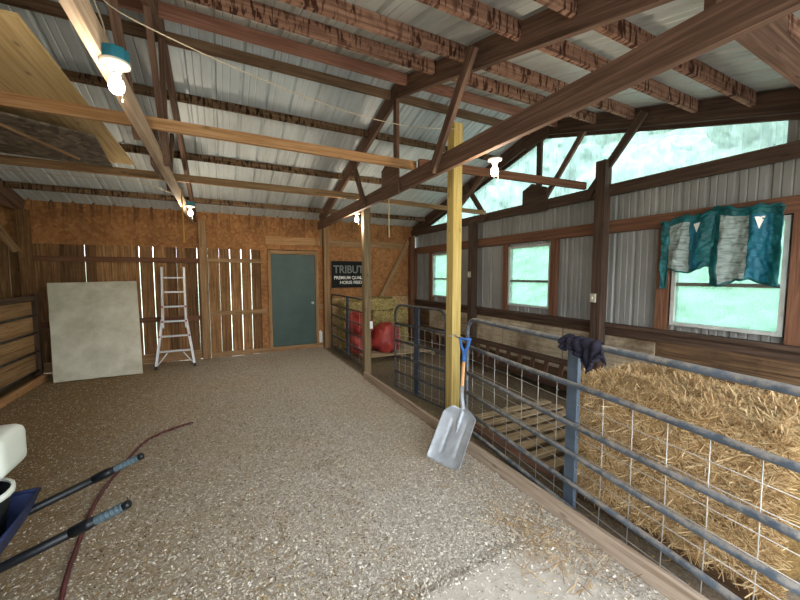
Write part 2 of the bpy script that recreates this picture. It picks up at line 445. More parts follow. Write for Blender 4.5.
# ------------------------------------------------------------------ ground, floor
def build_floor():
    def f(u, v):
        x = LF + (RT+0.1-LF)*u; y = FR-0.1 + (BK+0.2-FR)*v
        z = 0.012*mnoise.noise(Vector((x*1.1, y*1.1, 0))) + 0.005*mnoise.noise(Vector((x*5, y*5, 3)))
        return (x, y, z-0.012)
    struct(grid_surface(f, 90, 80).build('floor', M['floor']))
build_floor()

mb = MB(); mb.box(-14, 14, -16, FR-0.1, -0.08, -0.03, 0)
struct(mb.build('bounce_yard', M['slab']))  # unseen pale yard, added to bounce daylight in through the open front
def build_ground():
    def f(u, v):
        x = -40 + 100*u; y = -40 + 90*v
        z = -0.12
        if x > 7: z += min(15.0, 0.5*(x-7)*(1-math.exp(-(x-7)*0.12)))
        if y > 12: z += 0.10*(y-12)
        z += 0.25*mnoise.noise(Vector((x*0.15, y*0.15, 1))) if (x > 6.5 or y > 10.5) else 0
        return (x, y, z)
    o = grid_surface(f, 100, 90).build('meadow', M['grass'])
    tag(o, 'sunny green meadow rising outside the barn windows', 'meadow', None, 'stuff')
    mb = MB()
    rnd = random.Random(3)
    for k in range(60):
        x = rnd.uniform(19, 44); y = rnd.uniform(-26, 34); r = rnd.uniform(1.6, 3.2)
        gz = -0.12 + min(15.0, 0.5*(x-7)*(1-math.exp(-(x-7)*0.12)))
        hgt = rnd.uniform(2.2, 4.5)
        bm = bmesh.new(); bmesh.ops.create_icosphere(bm, subdivisions=3, radius=1)
        base = len(mb.v)
        for v in bm.verts:
            p = v.co.normalized(); q = 1 + 0.35*mnoise.noise(p*2.2+Vector((k, 0, 0))) + 0.22*mnoise.noise(p*6+Vector((0, k, 0)))
            mb.v.append((x+p.x*r*q, y+p.y*r*q, gz+hgt*0.7+p.z*hgt*0.75*q))
        for fa in bm.faces: mb.face([base+v.index for v in fa.verts], None, 0, True)
        bm.free()
        mb.tube([(x, y, gz-0.5), (x+0.1, y, gz+hgt*0.5)], [0.2, 0.12], 6, 1)
    o = mb.build('hillside_foliage', [M['leaves'], M['dark_timber']])
    tag(o, 'blurred green wooded hillside seen through the clear gable panels', 'trees', None, 'stuff')
build_ground()

# ------------------------------------------------------------------ ribbed metal
def rib_profile(a0, a1, pitch=0.229, depth=0.022):
    """(a, h) pairs: major rib each pitch, two small beads between"""
    out = []; k = math.floor(a0/pitch)-1
    while k*pitch < a1+pitch:
        c = k*pitch
        for d, h in ((-0.026, 0), (-0.011, depth), (0.011, depth), (0.026, 0), (0.068, 0), (0.078, 0.008), (0.088, 0), (0.142, 0), (0.152, 0.008), (0.162, 0)):
            if a0 <= c+d <= a1: out.append((c+d, h))
        k += 1
    out = [(a0, 0)] + [q for q in out if a0+1e-3 < q[0] < a1-1e-3] + [(a1, 0)]
    return out

def build_ceiling():
    mb = MB(); X0, X1 = LF-0.3, RT+0.5
    for (ya, yb, mi) in ((RY, BK+0.45, 0), (RY, FR-0.3, 1)):
        prev = None
        for (x, h) in rib_profile(X0, X1, 0.275, 0.028):
            b = len(mb.v); mb.v.append((x, ya, roof_z(ya)+h)); mb.v.append((x, yb, roof_z(yb)+h))
            if prev is not None: mb.face((prev, prev+1, b+1, b), None, mi)
            prev = b
    # ridge cap bends over both slopes
    mb.v += [(X0, RY-0.2, roof_z(RY-0.2)+0.035), (X0, RY, RZ+0.04), (X0, RY+0.2, roof_z(RY+0.2)+0.035),
             (X1, RY-0.2, roof_z(RY-0.2)+0.035), (X1, RY, RZ+0.04), (X1, RY+0.2, roof_z(RY+0.2)+0.035)]
    n = len(mb.v)-6; mb.face((n, n+1, n+4, n+3), None, 0); mb.face((n+1, n+2, n+5, n+4), None, 0)
    struct(mb.build('ceiling', [M['roof_far'], M['roof_near']]))
build_ceiling()

# windows on the gable wall: (y0, y1, z0, z1)
WINS = [(6.10, 6.99, 1.15, 2.13), (3.68, 4.55, 1.13, 2.13), (1.20, 2.08, 1.10, 2.17)]
GX = RT+0.045
def gable_sheet(name, mat, zlo, zhi, y0, y1, holes=(), depth=0.02, parent=None):
    mb = MB(); prof = rib_profile(y0, y1, 0.229, depth)
    ys = [p[0] for p in prof]
    def hh(y):
        for (a, ha), (b, hb) in zip(prof, prof[1:]):
            if a <= y <= b: return ha+(hb-ha)*(y-a)/max(b-a, 1e-6)
        return 0
    extra = [e for w in holes for e in (w[0], w[1])] + [RY]
    ys = sorted(set(round(y, 4) for y in ys + [e for e in extra if y0 < e < y1]))
    for a, b in zip(ys, ys[1:]):
        m = (a+b)/2; segs = [(zlo, None)]
        hs = [w for w in holes if w[0] <= m <= w[1]]
        if hs: segs = [(zlo, hs[0][2]), (hs[0][3], None)]
        for (za, zb) in segs:
            ta = zb if zb is not None else (zhi(a) if callable(zhi) else zhi)
            tb = zb if zb is not None else (zhi(b) if callable(zhi) else zhi)
            n = len(mb.v); xa, xb = GX+hh(a), GX+hh(b)
            mb.v += [(xa, a, za), (xb, b, za), (xb, b, tb), (xa, a, ta)]; mb.face((n, n+3, n+2, n+1))
    return mb.build(name, mat, parent)
W4 = (1.28, 7.35)
wr = struct(gable_sheet('wall_right', M['wall_metal'], 0.0, 2.74, FR-0.1, BK+0.1, WINS))
g4 = struct(gable_sheet('window_4', M['gable_panel'], 2.74, lambda y: roof_z(y)-0.2, W4[0], W4[1]))
mb = MB()
for (a, b) in ((FR, RY), (BK, RY)):
    mb.board((RT+0.02, a, roof_z(a)-0.13), (RT+0.02, b, roof_z(b)-0.13), 0.03, 0.25)
mb.build('rake_board', M['dark_timber'], wr)
struct(gable_sheet('wall_right_end_panel', M['wall_metal'], 2.74, lambda y: roof_z(y)+0.01, FR-0.1, W4[0]))
struct(gable_sheet('wall_right_corner_panel', M['wall_metal'], 2.74, lambda y: roof_z(y)+0.01, W4[1], BK+0.1))

# lower boarding of the gable wall
mb = MB()
for k in range(4):
    z0 = 0.0 + k*0.255; mb.box(RT-0.03, RT+0.01, FR, BK, z0, z0+0.25, 1)
lb = mb.build('lower_boarding', M['stall'], wr)
mb = MB()
for (a, b) in ((2.2, 3.4), (3.42, 4.62), (4.64, 5.84), (5.86, 7.06)):
    mb.box(RT-0.045, RT-0.032, a, b, 0.28, 0.88, 1)
kb = mb.build('kickboard', M['kick'], wr)
mb = MB()
mb.box(RT-0.11, RT+0.0, FR, BK, 1.0, 1.04, 1)        # sill
mb.box(RT-0.045, RT-0.004, FR, BK, 0.90, 0.998, 1)
sl = mb.build('sill_board', M['dark_timber'], wr)
mb = MB()
mb.box(RT-0.04, RT+0.03, FR, BK, 2.18, 2.33, 1)
mb.build('wall_girt', M['girt'], wr)
for (a, b) in ((7.0, 7.09), (6.0, 6.09), (4.57, 4.66), (3.57, 3.67), (2.10, 2.22), (1.06, 1.18), (7.78, 7.88)):
    mb = MB(); mb.box(RT-0.04, RT+0.03, a, b, 1.042, 2.178, 2); mb.build('wall_stud', M['girt'], wr)

def build_window(i, w):
    y0, y1, z0, z1 = w
    r = bpy.data.objects.new('window_%d' % (i+1), None); COL.objects.link(r); r.location = (RT, (y0+y1)/2, z0); struct(r)
    mb = MB(); t = 0.035
    mb.box(RT-0.02, RT+0.06, y0, y0+t, z0, z1, 2); mb.box(RT-0.02, RT+0.06, y1-t, y1, z0, z1, 2)
    mb.box(RT-0.02, RT+0.06, y0+t, y1-t, z0, z0+t, 1); mb.box(RT-0.02, RT+0.06, y0+t, y1-t, z1-t, z1, 1)
    mb.build('window_frame', M['white_frame'], r)
    zm = z0+(z1-z0)*0.42
    mb = MB(); mb.box(RT+0.0, RT+0.04, y0+t, y1-t, zm-0.018, zm+0.018, 1); mb.build('sash_rail', M['dark_frame'], r)
    mb = MB(); mb.box(RT+0.015, RT+0.019, y0+t, y1-t, z0+t, zm-0.018, 1); mb.build('pane', M['pane'], r)
    mb = MB(); mb.box(RT+0.028, RT+0.032, y0+t, y1-t, zm+0.018, z1-t, 1); mb.build('pane', M['pane'], r)
for i, w in enumerate(WINS): build_window(i, w)

# ------------------------------------------------------------------ back wall
wb = bpy.data.objects.new('wall_back', None); COL.objects.link(wb); wb.location = (0, BK, 0); struct(wb)
DX0, DX1, DZ0, DZ1 = 0.95, 1.87, 0.10, 2.09
rnd = random.Random(11)
mb = MB(); x = LF
while x < 0.72:
    w = rnd.uniform(0.13, 0.23); gap = 0.002 + (rnd.random() < 0.36)*rnd.uniform(0.003, 0.010)
    if -2.80 < x < -2.72: gap = 0.03
    tilt = rnd.uniform(-0.004, 0.004); x1 = min(x+w, 0.74)
    top = 2.24+rnd.uniform(-.02, .02); bot = rnd.uniform(-0.02, 0.02)
    mb.prism([(x, BK, bot), (x1, BK, bot), (x1+tilt, BK, top), (x+tilt, BK, top)], (0, 0.025, 0))
    # turn the grain upright
    for q in range(6):
        fi = len(mb.f)-6+q
        o = rnd.random()*9
        mb.uv[fi] = [(mb.v[v][2]+o, mb.v[v][0]+mb.v[v][1]+o) for v in mb.f[fi]]
    x = x1+gap
mb.build('plank_cladding', M['plank'], wb)
mb = MB()
mb.box(-5.3, -2.86, BK-0.018, BK-0.004, 2.18, 2.93, 0); mb.box(-2.855, -0.38, BK-0.018, BK-0.004, 2.17, 2.93, 0)
mb.box(-0.375, 0.80, BK-0.018, BK-0.004, 2.17, 2.93, 0); mb.box(0.80, 2.02, BK-0.018, BK-0.004, DZ1+0.1, 2.93, 0)
mb.box(0.74, DX0-0.07, BK-0.004, BK+0.012, 0.1, 2.2, 2); mb.box(DX1+0.07, 2.12, BK-0.004, BK+0.012, 0.1, 2.2, 2)
mb.box(2.02, 4.43, BK-0.018, BK-0.004, 1.13, 2.93, 0)
mb.build('strand_board_panel', M['osb'], wb)
mb = MB(); mb.box(2.14, 4.43, BK-0.03, BK-0.012, 0, 1.12, 0); mb.build('kickboard', M['osb_pale'], wb)
mb = MB(); mb.box(LF, RT, BK+0.03, BK+0.04, 2.2, 3.0, 0); mb.box(0.7, RT, BK+0.03, BK+0.04, 0, 2.2, 0, 0)
# opening of the door stays closed by the door itself
mb.build('outer_sheathing', M['dark_timber'], wb)
def bpart(name, mat, *boxes):
    mb = MB()
    for b in boxes: mb.box(*b)
    return mb.build(name, mat, wb)
bpart('wall_girt', M['girt'], (-2.72, -0.40, BK-0.045, BK-0.002, 1.88, 1.97))
bpart('wall_girt', M['oldpine'], (-0.22, 0.78, BK-0.045, BK-0.002, 1.90, 1.98))
bpart('wall_girt', M['girt'], (-2.72, -0.40, BK-0.045, BK-0.002, 0.77, 0.86))
bpart('wall_girt', M['oldpine'], (-0.22, 0.84, BK-0.045, BK-0.002, 0.84, 0.93))
bpart('wall_girt', M['oldpine'], (1.94, 2.05, BK-0.045, BK-0.002, 0.90, 0.98))
bpart('header_board', M['pine'], (0.84, 2.03, BK-0.06, BK-0.019, 2.29, 2.46))
bpart('header_board', M['oldpine'], (2.16, 4.3, BK-0.06, BK-0.019, 2.30, 2.45))
bpart('skirt_board', M['oldpine'], (-2.70, -0.38, BK-0.03, BK-0.002, 0.0, 0.17))
bpart('skirt_board', M['oldpine'], (-0.22, 2.03, BK-0.05, BK-0.019, 0.0, 0.10))
mb = MB(); mb.board((4.22, BK-0.085, 2.50), (3.45, BK-0.085, 1.12), 0.04, 0.09, (1, 0, 0.5)); mb.build('diagonal_brace', M['oldpine'], wb)

mb = MB(); mb.prism([(1.90, BK-0.0205, 0.11), (2.02, BK-0.0205, 0.11), (2.02, BK-0.0205, 0.34), (1.97, BK-0.0205, 0.40), (1.92, BK-0.0205, 0.33), (1.89, BK-0.0205, 0.22)], (0, 0.003, 0))
mb.build('chalky_patch', M['white_plastic'], wb)

# door
dr = bpy.data.objects.new('door_1', None); COL.objects.link(dr); dr.location = (DX0, BK, DZ0); struct(dr)
mb = MB(); mb.box(DX0, DX1, BK-0.03, BK+0.012, DZ0+0.005, DZ1, 2); mb.build('door_slab', M['green_door'], dr, bevel=0.003)
mb = MB(); mb.box(DX0-0.07, DX0-0.004, BK-0.055, BK-0.0045, 0.10, DZ1+0.08, 2); mb.box(DX1+0.004, DX1+0.07, BK-0.055, BK-0.0045, 0.10, DZ1+0.08, 2)
mb.box(DX0-0.004, DX1+0.004, BK-0.055, BK-0.0045, DZ1+0.006, DZ1+0.08, 0); mb.build('door_frame', M['oldpine'], dr)
mb = MB(); mb.lathe([(0.028, 0), (0.028, 0.006), (0.010, 0.010), (0.010, 0.035), (0.026, 0.045), (0.028, 0.058), (0.015, 0.068)], (DX1-0.07, BK-0.03, 1.03), 16, 0, (0, -1, 0)); mb.build('door_knob', M['alu'], dr)

# left, front walls (outside the frame, they shade the left half)
mb = MB(); y = FR
while y < BK:
    mb.box(LF-0.03, LF, y, min(y+0.2, BK), -0.05, roof_z(y+0.1), 2); y += 0.203
struct(mb.build('wall_left', M['plank']))
mb = MB()
x = LF
while x < -1.0:
    mb.box(x, x+0.2, FR-0.03, FR, -0.05, roof_z(FR)-0.01, 2); x += 0.203
mb.box(-1.0, RT, FR-0.05, FR, 2.55, roof_z(FR)-0.01, 0)
struct(mb.build('wall_front', M['plank']))

# ------------------------------------------------------------------ posts
def post(x, y, z0, z1, sx, sy, mat, label, cat='post', group='support posts of the barn'):
    mb = MB(); mb.box(x-sx/2, x+sx/2, y-sy/2, y+sy/2, z0, z1, 2)
    return tag(mb.build('wooden_post', mat, None, (x, y, z0), bevel=0.004), label, cat, group)
post(-2.80, BK-0.09, 0, 2.70, 0.13, 0.13, M['plank'], 'dark rough post on the back wall at the far left corner beside the light gap')
post(-0.30, BK-0.09, 0, 2.70, 0.13, 0.13, M['oldpine'], 'rough brown post on the back wall just right of the ladder')
post(2.10, BK-0.13, 0, 2.72, 0.12, 0.13, M['oldpine'], 'brown post between the green door and the black sign')
post(2.09, 5.30, 0, 2.74, 0.11, 0.11, M['greypost'], 'weathered grey-brown post in the aisle between the two far pipe gates')
YP = post(2.35, 3.27, 0, 3.30, 0.115, 0.125, M['treated'], 'yellow-green treated square post the aluminium scoop shovel leans on')
post(RT-0.13, 5.37, 0, 2.62, 0.13, 0.13, M['dark_timber'], 'dark post on the metal wall between the far and the middle window')
post(RT-0.15, 2.82, 0, 3.06, 0.13, 0.13, M['dark_timber'], 'dark post on the metal wall between middle window and bag-draped window')
post(RT-0.14, BK-0.12, 0, 2.60, 0.12, 0.12, M['girt'], 'brown corner post where the back wall meets the metal wall')

# ------------------------------------------------------------------ trusses
def truss(X, label, mat=None, gable=False, w=0.045, zb=2.68, bd=0.22, td=0.20, webs=((3.05, 2.38), (5.0, 5.62)), short=None, bmat=None, yheel=None):
    mat = mat or M['truss']
    t = thing('roof_truss', (X, RY, zb), label, 'roof truss', 'roof trusses')
    ch = roof_z(0)-roof_z(0)  # 0
    def rz(y): return roof_z(y)-0.012      # top of the chord, under the purlins
    ye0, ye1 = 0.06, yheel or BK-0.02
    mb = MB(); mb.board((X, ye0-0.2, zb+bd/2), (X, ye1-0.02, zb+bd/2), w, bd); mb.build('bottom_chord', bmat or mat, t)
    th = math.atan(RS); off = td/2/math.cos(th)
    for (a, b) in ((RY+0.0, ye1-0.02), (RY, FR+0.02)):
        mb = MB(); mb.board((X+(w+0.002), a, rz(a)-off), (X+(w+0.002), b, rz(b)-off), w, td, (0, 0, 1)); mb.build('top_chord', mat, t)
    Xl = X+0.002
    mb = MB(); mb.board((X+0.047, RY+0.05, zb+0.04), (X+0.047, RY+0.05, rz(RY)-td-0.01), 0.04, 0.085, (0, 1, 0)); mb.build('king_post', mat, t)
    for (p, q) in [((a, zb+0.03), (b, rz(b)-0.07)) for a, b in webs]:
        mb = MB(); mb.board((X-0.047, p[0], p[1]), (X-0.047, q[0], q[1]), 0.04, 0.09, (0, 1, 0)); mb.build('web', mat, t)
    for (p, q) in ([((short[0], zb+0.12), (short[1], rz(short[1])-td+0.02))] if short else []):
        mb = MB(); mb.board((X+0.047, p[0], p[1]), (X+0.047, q[0], q[1]), 0.04, 0.07, (0, 1, 0)); mb.build('web', M['truss'] if gable else mat, t)
    # plywood gussets
    xx = X-0.03; k = RY+0.05
    mb = MB(); mb.prism([(xx, k+0.24, zb-0.03), (xx, k-0.24, zb-0.03), (xx, k-0.24, zb+0.30), (xx, k+0.05, zb+0.42), (xx, k+0.24, zb+0.34)], (-0.015, 0, 0)); mb.build('gusset_plate', M['dark_timber'] if gable else mat, t)
    if gable:
        zz = rz(RY)-td; mb = MB()
        mb.prism([(xx, k+0.20, zz-0.16), (xx, k-0.22, zz-0.10), (xx, k-0.22, zz+0.08), (xx, k, zz+0.14), (xx, k+0.24, zz+0.06)], (-0.015, 0, 0)); mb.build('gusset_plate', M['dark_timber'], t)
    return t
truss(-2.86, 'roof truss at the far left edge over the plank stall partition')
t0 = truss(-0.46, 'pale brown roof truss carrying the nearest teal-boxed bulb at upper left', zb=2.62, bd=0.13, bmat=M['bulb_lit_chord'], short=(3.84, 3.18), webs=((3.2, 2.38), (4.9, 5.5)))
truss(1.90, 'heavy brown roof truss crossing the middle beside the yellow post', zb=2.62, bd=0.16, yheel=7.62, webs=((2.95, 2.34), (4.75, 5.30)))
tg = truss(RT-0.085, 'dark roof truss standing against the clear gable panels', M['dark_timber'], gable=True, zb=2.63, bd=0.14, td=0.20, short=(3.84, 3.18))
mb = MB(); mb.board((RT-0.16, 5.75, 3.02), (RT-0.16, 5.02, 3.46), 0.035, 0.08, (0, 1, 0))
b = mb.build('web', M['truss'], tg); b['label'] = 'paler diagonal web'

# ------------------------------------------------------------------ purlins and lateral braces
def purlin(y, mat, label, h=0.09, x0=LF+0.02, x1=RT+0.02, name='purlin', tilt=0):
    mb = MB(); z = roof_z(y)-h/2-0.006-(0.045*RS*0.5)
    mb.board((x0, y, z), (x1, y, z), 0.04, h, (0, 0, 1))
    o = mb.build(name, mat, None, ((x0+x1)/2, y, z)); tag(o, label, 'purlin', 'roof purlins')
ords = ['lowest', 'second lowest', 'third lowest']
purlin(7.29, M['purlin_far'], 'brown purlin of the far roof slope, lowest one above the back wall')
purlin(5.95, M['purlin_far'], 'brown purlin of the far roof slope, second up from the back wall')
purlin(4.80, M['purlin_far'], 'brown purlin of the far roof slope, third up from the back wall')
purlin(4.05, M['ridge_far'], 'smooth brown purlin along the ridge on its far side', 0.10)
purlin(3.62, M['ridge_near'], 'smooth reddish purlin along the ridge on its near side', 0.11)
for y, w in ((3.03, 'first'), (2.55, 'second'), (1.93, 'third'), (1.49, 'fourth'), (0.88, 'fifth'), (0.28, 'sixth')):
    purlin(y, M['purlin_near'], 'reddish blotched purlin of the near roof slope, %s below the ridge purlin' % w, 0.12)

def brace(p, q, mat, label, w=0.04, h=0.09):
    mb = MB(); mb.board(p, q, w, h); o = mb.build('truss_brace', mat, None, tuple((Vector(p)+Vector(q))/2)); tag(o, label, 'brace', 'boards bracing the trusses')
brace((-4.0, 3.50, 2.868), (1.98, 3.50, 2.868), M['pine'], 'long light pine board lying across the truss chords, nearer of two')
brace((1.95, 3.38, 2.86), (4.25, 3.04, 2.80), M['girt'], 'brown board from the middle truss to the gable truss, nearer one')
brace((-4.0, 5.30, 2.868), (1.98, 5.26, 2.868), M['oldpine'], 'long tan board lying across the truss chords, farther of two')
brace((1.92, 5.26, 2.86), (4.25, 4.98, 2.76), M['oldpine'], 'tan board from the middle truss to the gable truss, farther one', 0.04, 0.07)

# wide header board near the front, upper right
mb = MB(); mb.board((2.02, 0.86, 2.96), (RT-0.1, 0.92, 2.96), 0.045, 0.24)
tag(mb.build('header_board', M['truss'], None, (3.2, 0.9, 2.96)), 'wide brown board spanning two trusses at the upper right corner', 'board')

# sheets stored on the chords
mb = MB(); mb.box(-2.07, -0.85, 2.47, 5.08, 2.915, 2.933, 1)
tag(mb.build('plywood_sheet', M['plyply'], None, (-1.4, 3.6, 2.915)), 'large tan plywood sheet lying overhead at upper left', 'plywood sheet')
mb = MB(); mb.prism([(-2.4, 3.02, 2.795), (-0.90, 3.83, 2.795), (-1.00, 4.82, 2.795), (-2.5, 4.6, 2.795)], (0, 0, 0.016))
tag(mb.build('particle_board', M['particle'], None, (-1.7, 4.4, 2.80)), 'dark mottled particle board hung under the tan plywood', 'board')
mb = MB(); mb.board((-1.50, 3.62, 2.78), (-1.20, 4.55, 2.78), 0.02, 0.02)
tag(mb.build('wooden_stick', M['oldpine'], None, (-1.4, 4.4, 2.78)), 'thin stick across the dark particle board', 'stick')

# ------------------------------------------------------------------ curb, slab
mb = MB(); mb.box(1.99, 2.035, 0.0, 5.2, -0.01, 0.10, 1)
tag(mb.build('curb_board', M['sawn'], None, (2.0, 2.6, 0), bevel=0.004), 'long pale board on edge along the aisle floor under the gates', 'board')
mb = MB(); mb.prism([(0.2, -0.3, -0.03), (1.93, -0.3, -0.03), (1.90, 0.86, -0.03), (1.50, 1.48, -0.03), (0.78, 1.44, -0.03), (0.2, 1.40, -0.03)], (0, 0, 0.042))
tag(mb.build('concrete_pad', M['slab'], None, (1.2, 0.5, -0.03), bevel=0.005), 'flat grey concrete pad at the bottom edge of the aisle', 'concrete pad')

# ------------------------------------------------------------------ gates
def lerp(a, b, t): return a+(b-a)*t
def make_gate(p0, p1, zs, label, mat, bmat, braces, mesh_rows, R=0.021, vstep=0.19, round0=True, round1=True, meshz=None):
    """tubular gate from p0 (far) to p1 (near) in plan, rails at heights zs (top first)"""
    p0 = Vector((p0[0], p0[1], 0)); p1 = Vector((p1[0], p1[1], 0)); L = (p1-p0).length; d = (p1-p0)/L
    t = thing('pipe_gate', (p0.x, p0.y, 0), label, 'gate', 'tubular steel gates')
    zt, zb = zs[0], zs[-1]; rc = 0.14
    def P(s, z): return p0 + d*s + Vector((0, 0, z))
    loop = []
    for (cs, cz, a0, on) in ((rc, zt-rc, 180, round0), (L-rc, zt-rc, 90, round1)):
        for k in range(7):
            a = math.radians(a0-15*k); loop.append(P(cs+rc*math.cos(a), cz+rc*math.sin(a)))
    loop.append(P(L, zb)); loop.append(P(L*0.5, zb)); loop.append(P(0, zb))
    mb = MB(); mb.tube(loop, R, 12, 0, closed=True); mb.build('outer_frame', mat, t)
    for z in zs[1:-1]:
        mb = MB(); n = 6
        mb.tube([P(lerp(0, L, k/n), z+0.004*math.sin(k*1.7+z*9)) for k in range(n+1)], R*0.92, 10); mb.build('rail', mat, t)
    side = Vector((d.y, -d.x, 0))
    if side.x < 0: side = -side
    for s in braces:
        mb = MB(); c = P(s, 0)+side*(R+0.012)
        mb.board(c+Vector((0, 0, zb-0.01)), c+Vector((0, 0, zt+0.0)), 0.09, 0.03, tuple(side)); mb.build('brace', bmat, t, bevel=0.004)
    mb = MB(); top = meshz if meshz else zs[1]; k = 0
    s = 0.06
    wz = side*(R+0.004)
    while s < L-0.03:
        if not any(abs(s-b) < 0.05 for b in braces): mb.tube([P(s, zb)+wz, P(s+0.004, (zb+top)/2)+wz*1.1, P(s, top)+wz], 0.0026, 5)
        s += vstep
    for i in range(mesh_rows):
        z = lerp(zb+0.06, top-0.02, i/(mesh_rows-1)); mb.tube([P(0, z)+wz, P(L*.3, z+.006)+wz, P(L*.6, z-.005)+wz, P(L, z)+wz], 0.0024, 5)
    mb.build('wire_mesh', M['wire'], t)
    return t
ZS = [1.20, 0.905, 0.63, 0.42, 0.21, 0.035]
make_gate((2.27, 2.90), (1.93, 0.10), ZS, 'near blue pipe gate in front of the big straw bale', M['gate'], M['gate_brace'], [1.34], 8)
make_gate((2.15, 4.36), (2.30, 3.34), [1.24, 0.98, 0.74, 0.52, 0.30, 0.08], 'middle dark pipe gate between the weathered post and the yellow post', M['gate_dark'], M['gate_brace_dark'], [0.45], 7, R=0.017, vstep=0.14)
make_gate((2.10, 7.38), (2.10, 5.42), [1.24, 1.02, 0.80, 0.58, 0.36, 0.10], 'farthest dark pipe gate in front of the red sacks', M['gate_dark'], M['gate_brace_dark'], [1.0], 5, R=0.016, vstep=0.4)
# chain tying the near gate to the yellow post
mb = MB()
mb.tube([(2.19, 3.14, 0.98), (2.22, 3.10, 0.99), (2.30, 3.12, 1.0), (2.31, 3.20, 0.98)], 0.006, 6)
mb.tube([(2.27, 3.13, 0.985), (2.285, 3.02, 0.95), (2.275, 2.92, 0.93), (2.285, 2.90, 0.96), (2.265, 3.02, 0.99)], 0.007, 6)
tag(mb.build('gate_chain', M['wire'], None, (2.27, 3.1, 0.98)), 'small pale chain looped from the yellow post to the near gate', 'chain')

# ------------------------------------------------------------------ shovel
def build_shovel():
    # lean: handle top near the post, blade foot towards the aisle
    top = Vector((2.14, 2.86, 0.93)); foot = Vector((1.70, 2.36, 0.0))
    t = thing('scoop_shovel', (foot.x, foot.y, 0), 'aluminium scoop shovel with blue handle leaning on the yellow post', 'shovel')
    top = Vector((2.19, 2.84, 1.0)); sock = Vector((1.99, 2.62, 0.50)); sh = Vector((1.965, 2.55, 0.40)); tip = Vector((1.68, 2.44, 0.012))
    ax = (sock-top).normalized()
    g0 = top - ax*0.0
    mb = MB(); mb.tube([top+ax*0.16, top+ax*0.3, sock], [0.015, 0.016, 0.017], 10); mb.build('shaft', M['ash'], t)
    side = Vector((0.75, -0.6, 0)).normalized(); side = (side - ax*side.dot(ax)).normalized()
    mb = MB()
    mb.tube([top+ax*0.24, top+ax*0.13], [0.022, 0.020], 10)
    for s in (-1, 1):
        mb.tube([top+ax*0.14, top+ax*0.09+side*0.03*s, top+side*0.052*s, top-ax*0.012+side*0.055*s], [0.015, 0.014, 0.012, 0.011], 8)
    mb.tube([top-side*0.055, top+side*0.055], 0.012, 8); mb.build('d_grip', M['blue_plastic'], t)
    # blade
    n = Vector((-0.62, -0.55, 0.35)); yax = (tip-sh).normalized(); xax = Vector((0.12, -0.42, -0.0)); xax = (xax-yax*xax.dot(yax)).normalized(); nn = xax.cross(yax).normalized()
    if nn.dot(Vector((-1, -1, 0.2))) < 0: nn = -nn
    Lb = (tip-sh).length
    def f(u, v):
        a = (u-0.5)*2; w = 0.182*min(1, (0.35+v*4)**0.7 if v < 0.2 else 1.06+0.14*(v-0.2))
        if v < 0.16: w = 0.182*(0.42+0.58*math.sin(v/0.16*PI/2))
        y = v*Lb + 0.02*(1-a*a)*(v > .99)
        h = 0.045*abs(a)**3 + 0.05*max(0, 1-v*3)*0.0 - 0.010*math.exp(-((abs(a)-0.0)/0.12)**2)*max(0, 1-v*1.4)
        for c in (-0.42, 0.42): h -= 0.010*math.exp(-((a-c)/0.09)**2)*(0.2 < v < 0.85)
        h += 0.035*max(0, (0.12-v)/0.12)
        return sh + xax*(a*w) + yax*y + nn*h
    mb = grid_surface(f, 40, 36); o = mb.build('blade', M['scoop'], t)
    md = o.modifiers.new('thick', 'SOLIDIFY'); md.thickness = 0.003
    mb = MB(); mb.tube([sock-ax*0.10, sock, sh+nn*0.012, sh+yax*0.14+nn*0.008, sh+yax*0.22-nn*0.004], [0.019, 0.021, 0.024, 0.018, 0.006], 12); mb.build('socket', M['scoop'], t)
build_shovel()

# ------------------------------------------------------------------ straw
def strands(n, sampler, lmin, lmax, w, rnd, bend=0.25):
    """thin bent blades; sampler -> (point, direction, normal)"""
    mb = MB()
    for _ in range(n):
        p, d, nn = sampler(rnd); L = rnd.uniform(lmin, lmax); d = d.normalized(); s = d.cross(nn)
        if s.length < 1e-3: s = d.orthogonal()
        s.normalize(); s *= w*rnd.uniform(0.6, 1.3)/2
        m = p + nn*(bend*L*rnd.uniform(-0.1, 0.4)); a = p-d*L/2; e = p+d*L/2
        b = len(mb.v)
        for q in (a, m, e): mb.v.append(tuple(q-s)); mb.v.append(tuple(q+s))
        mb.face((b, b+1, b+3, b+2)); mb.face((b+2, b+3, b+5, b+4))
    return mb
def rvec(r): return Vector((r.uniform(-1, 1), r.uniform(-1, 1), r.uniform(-1, 1)))

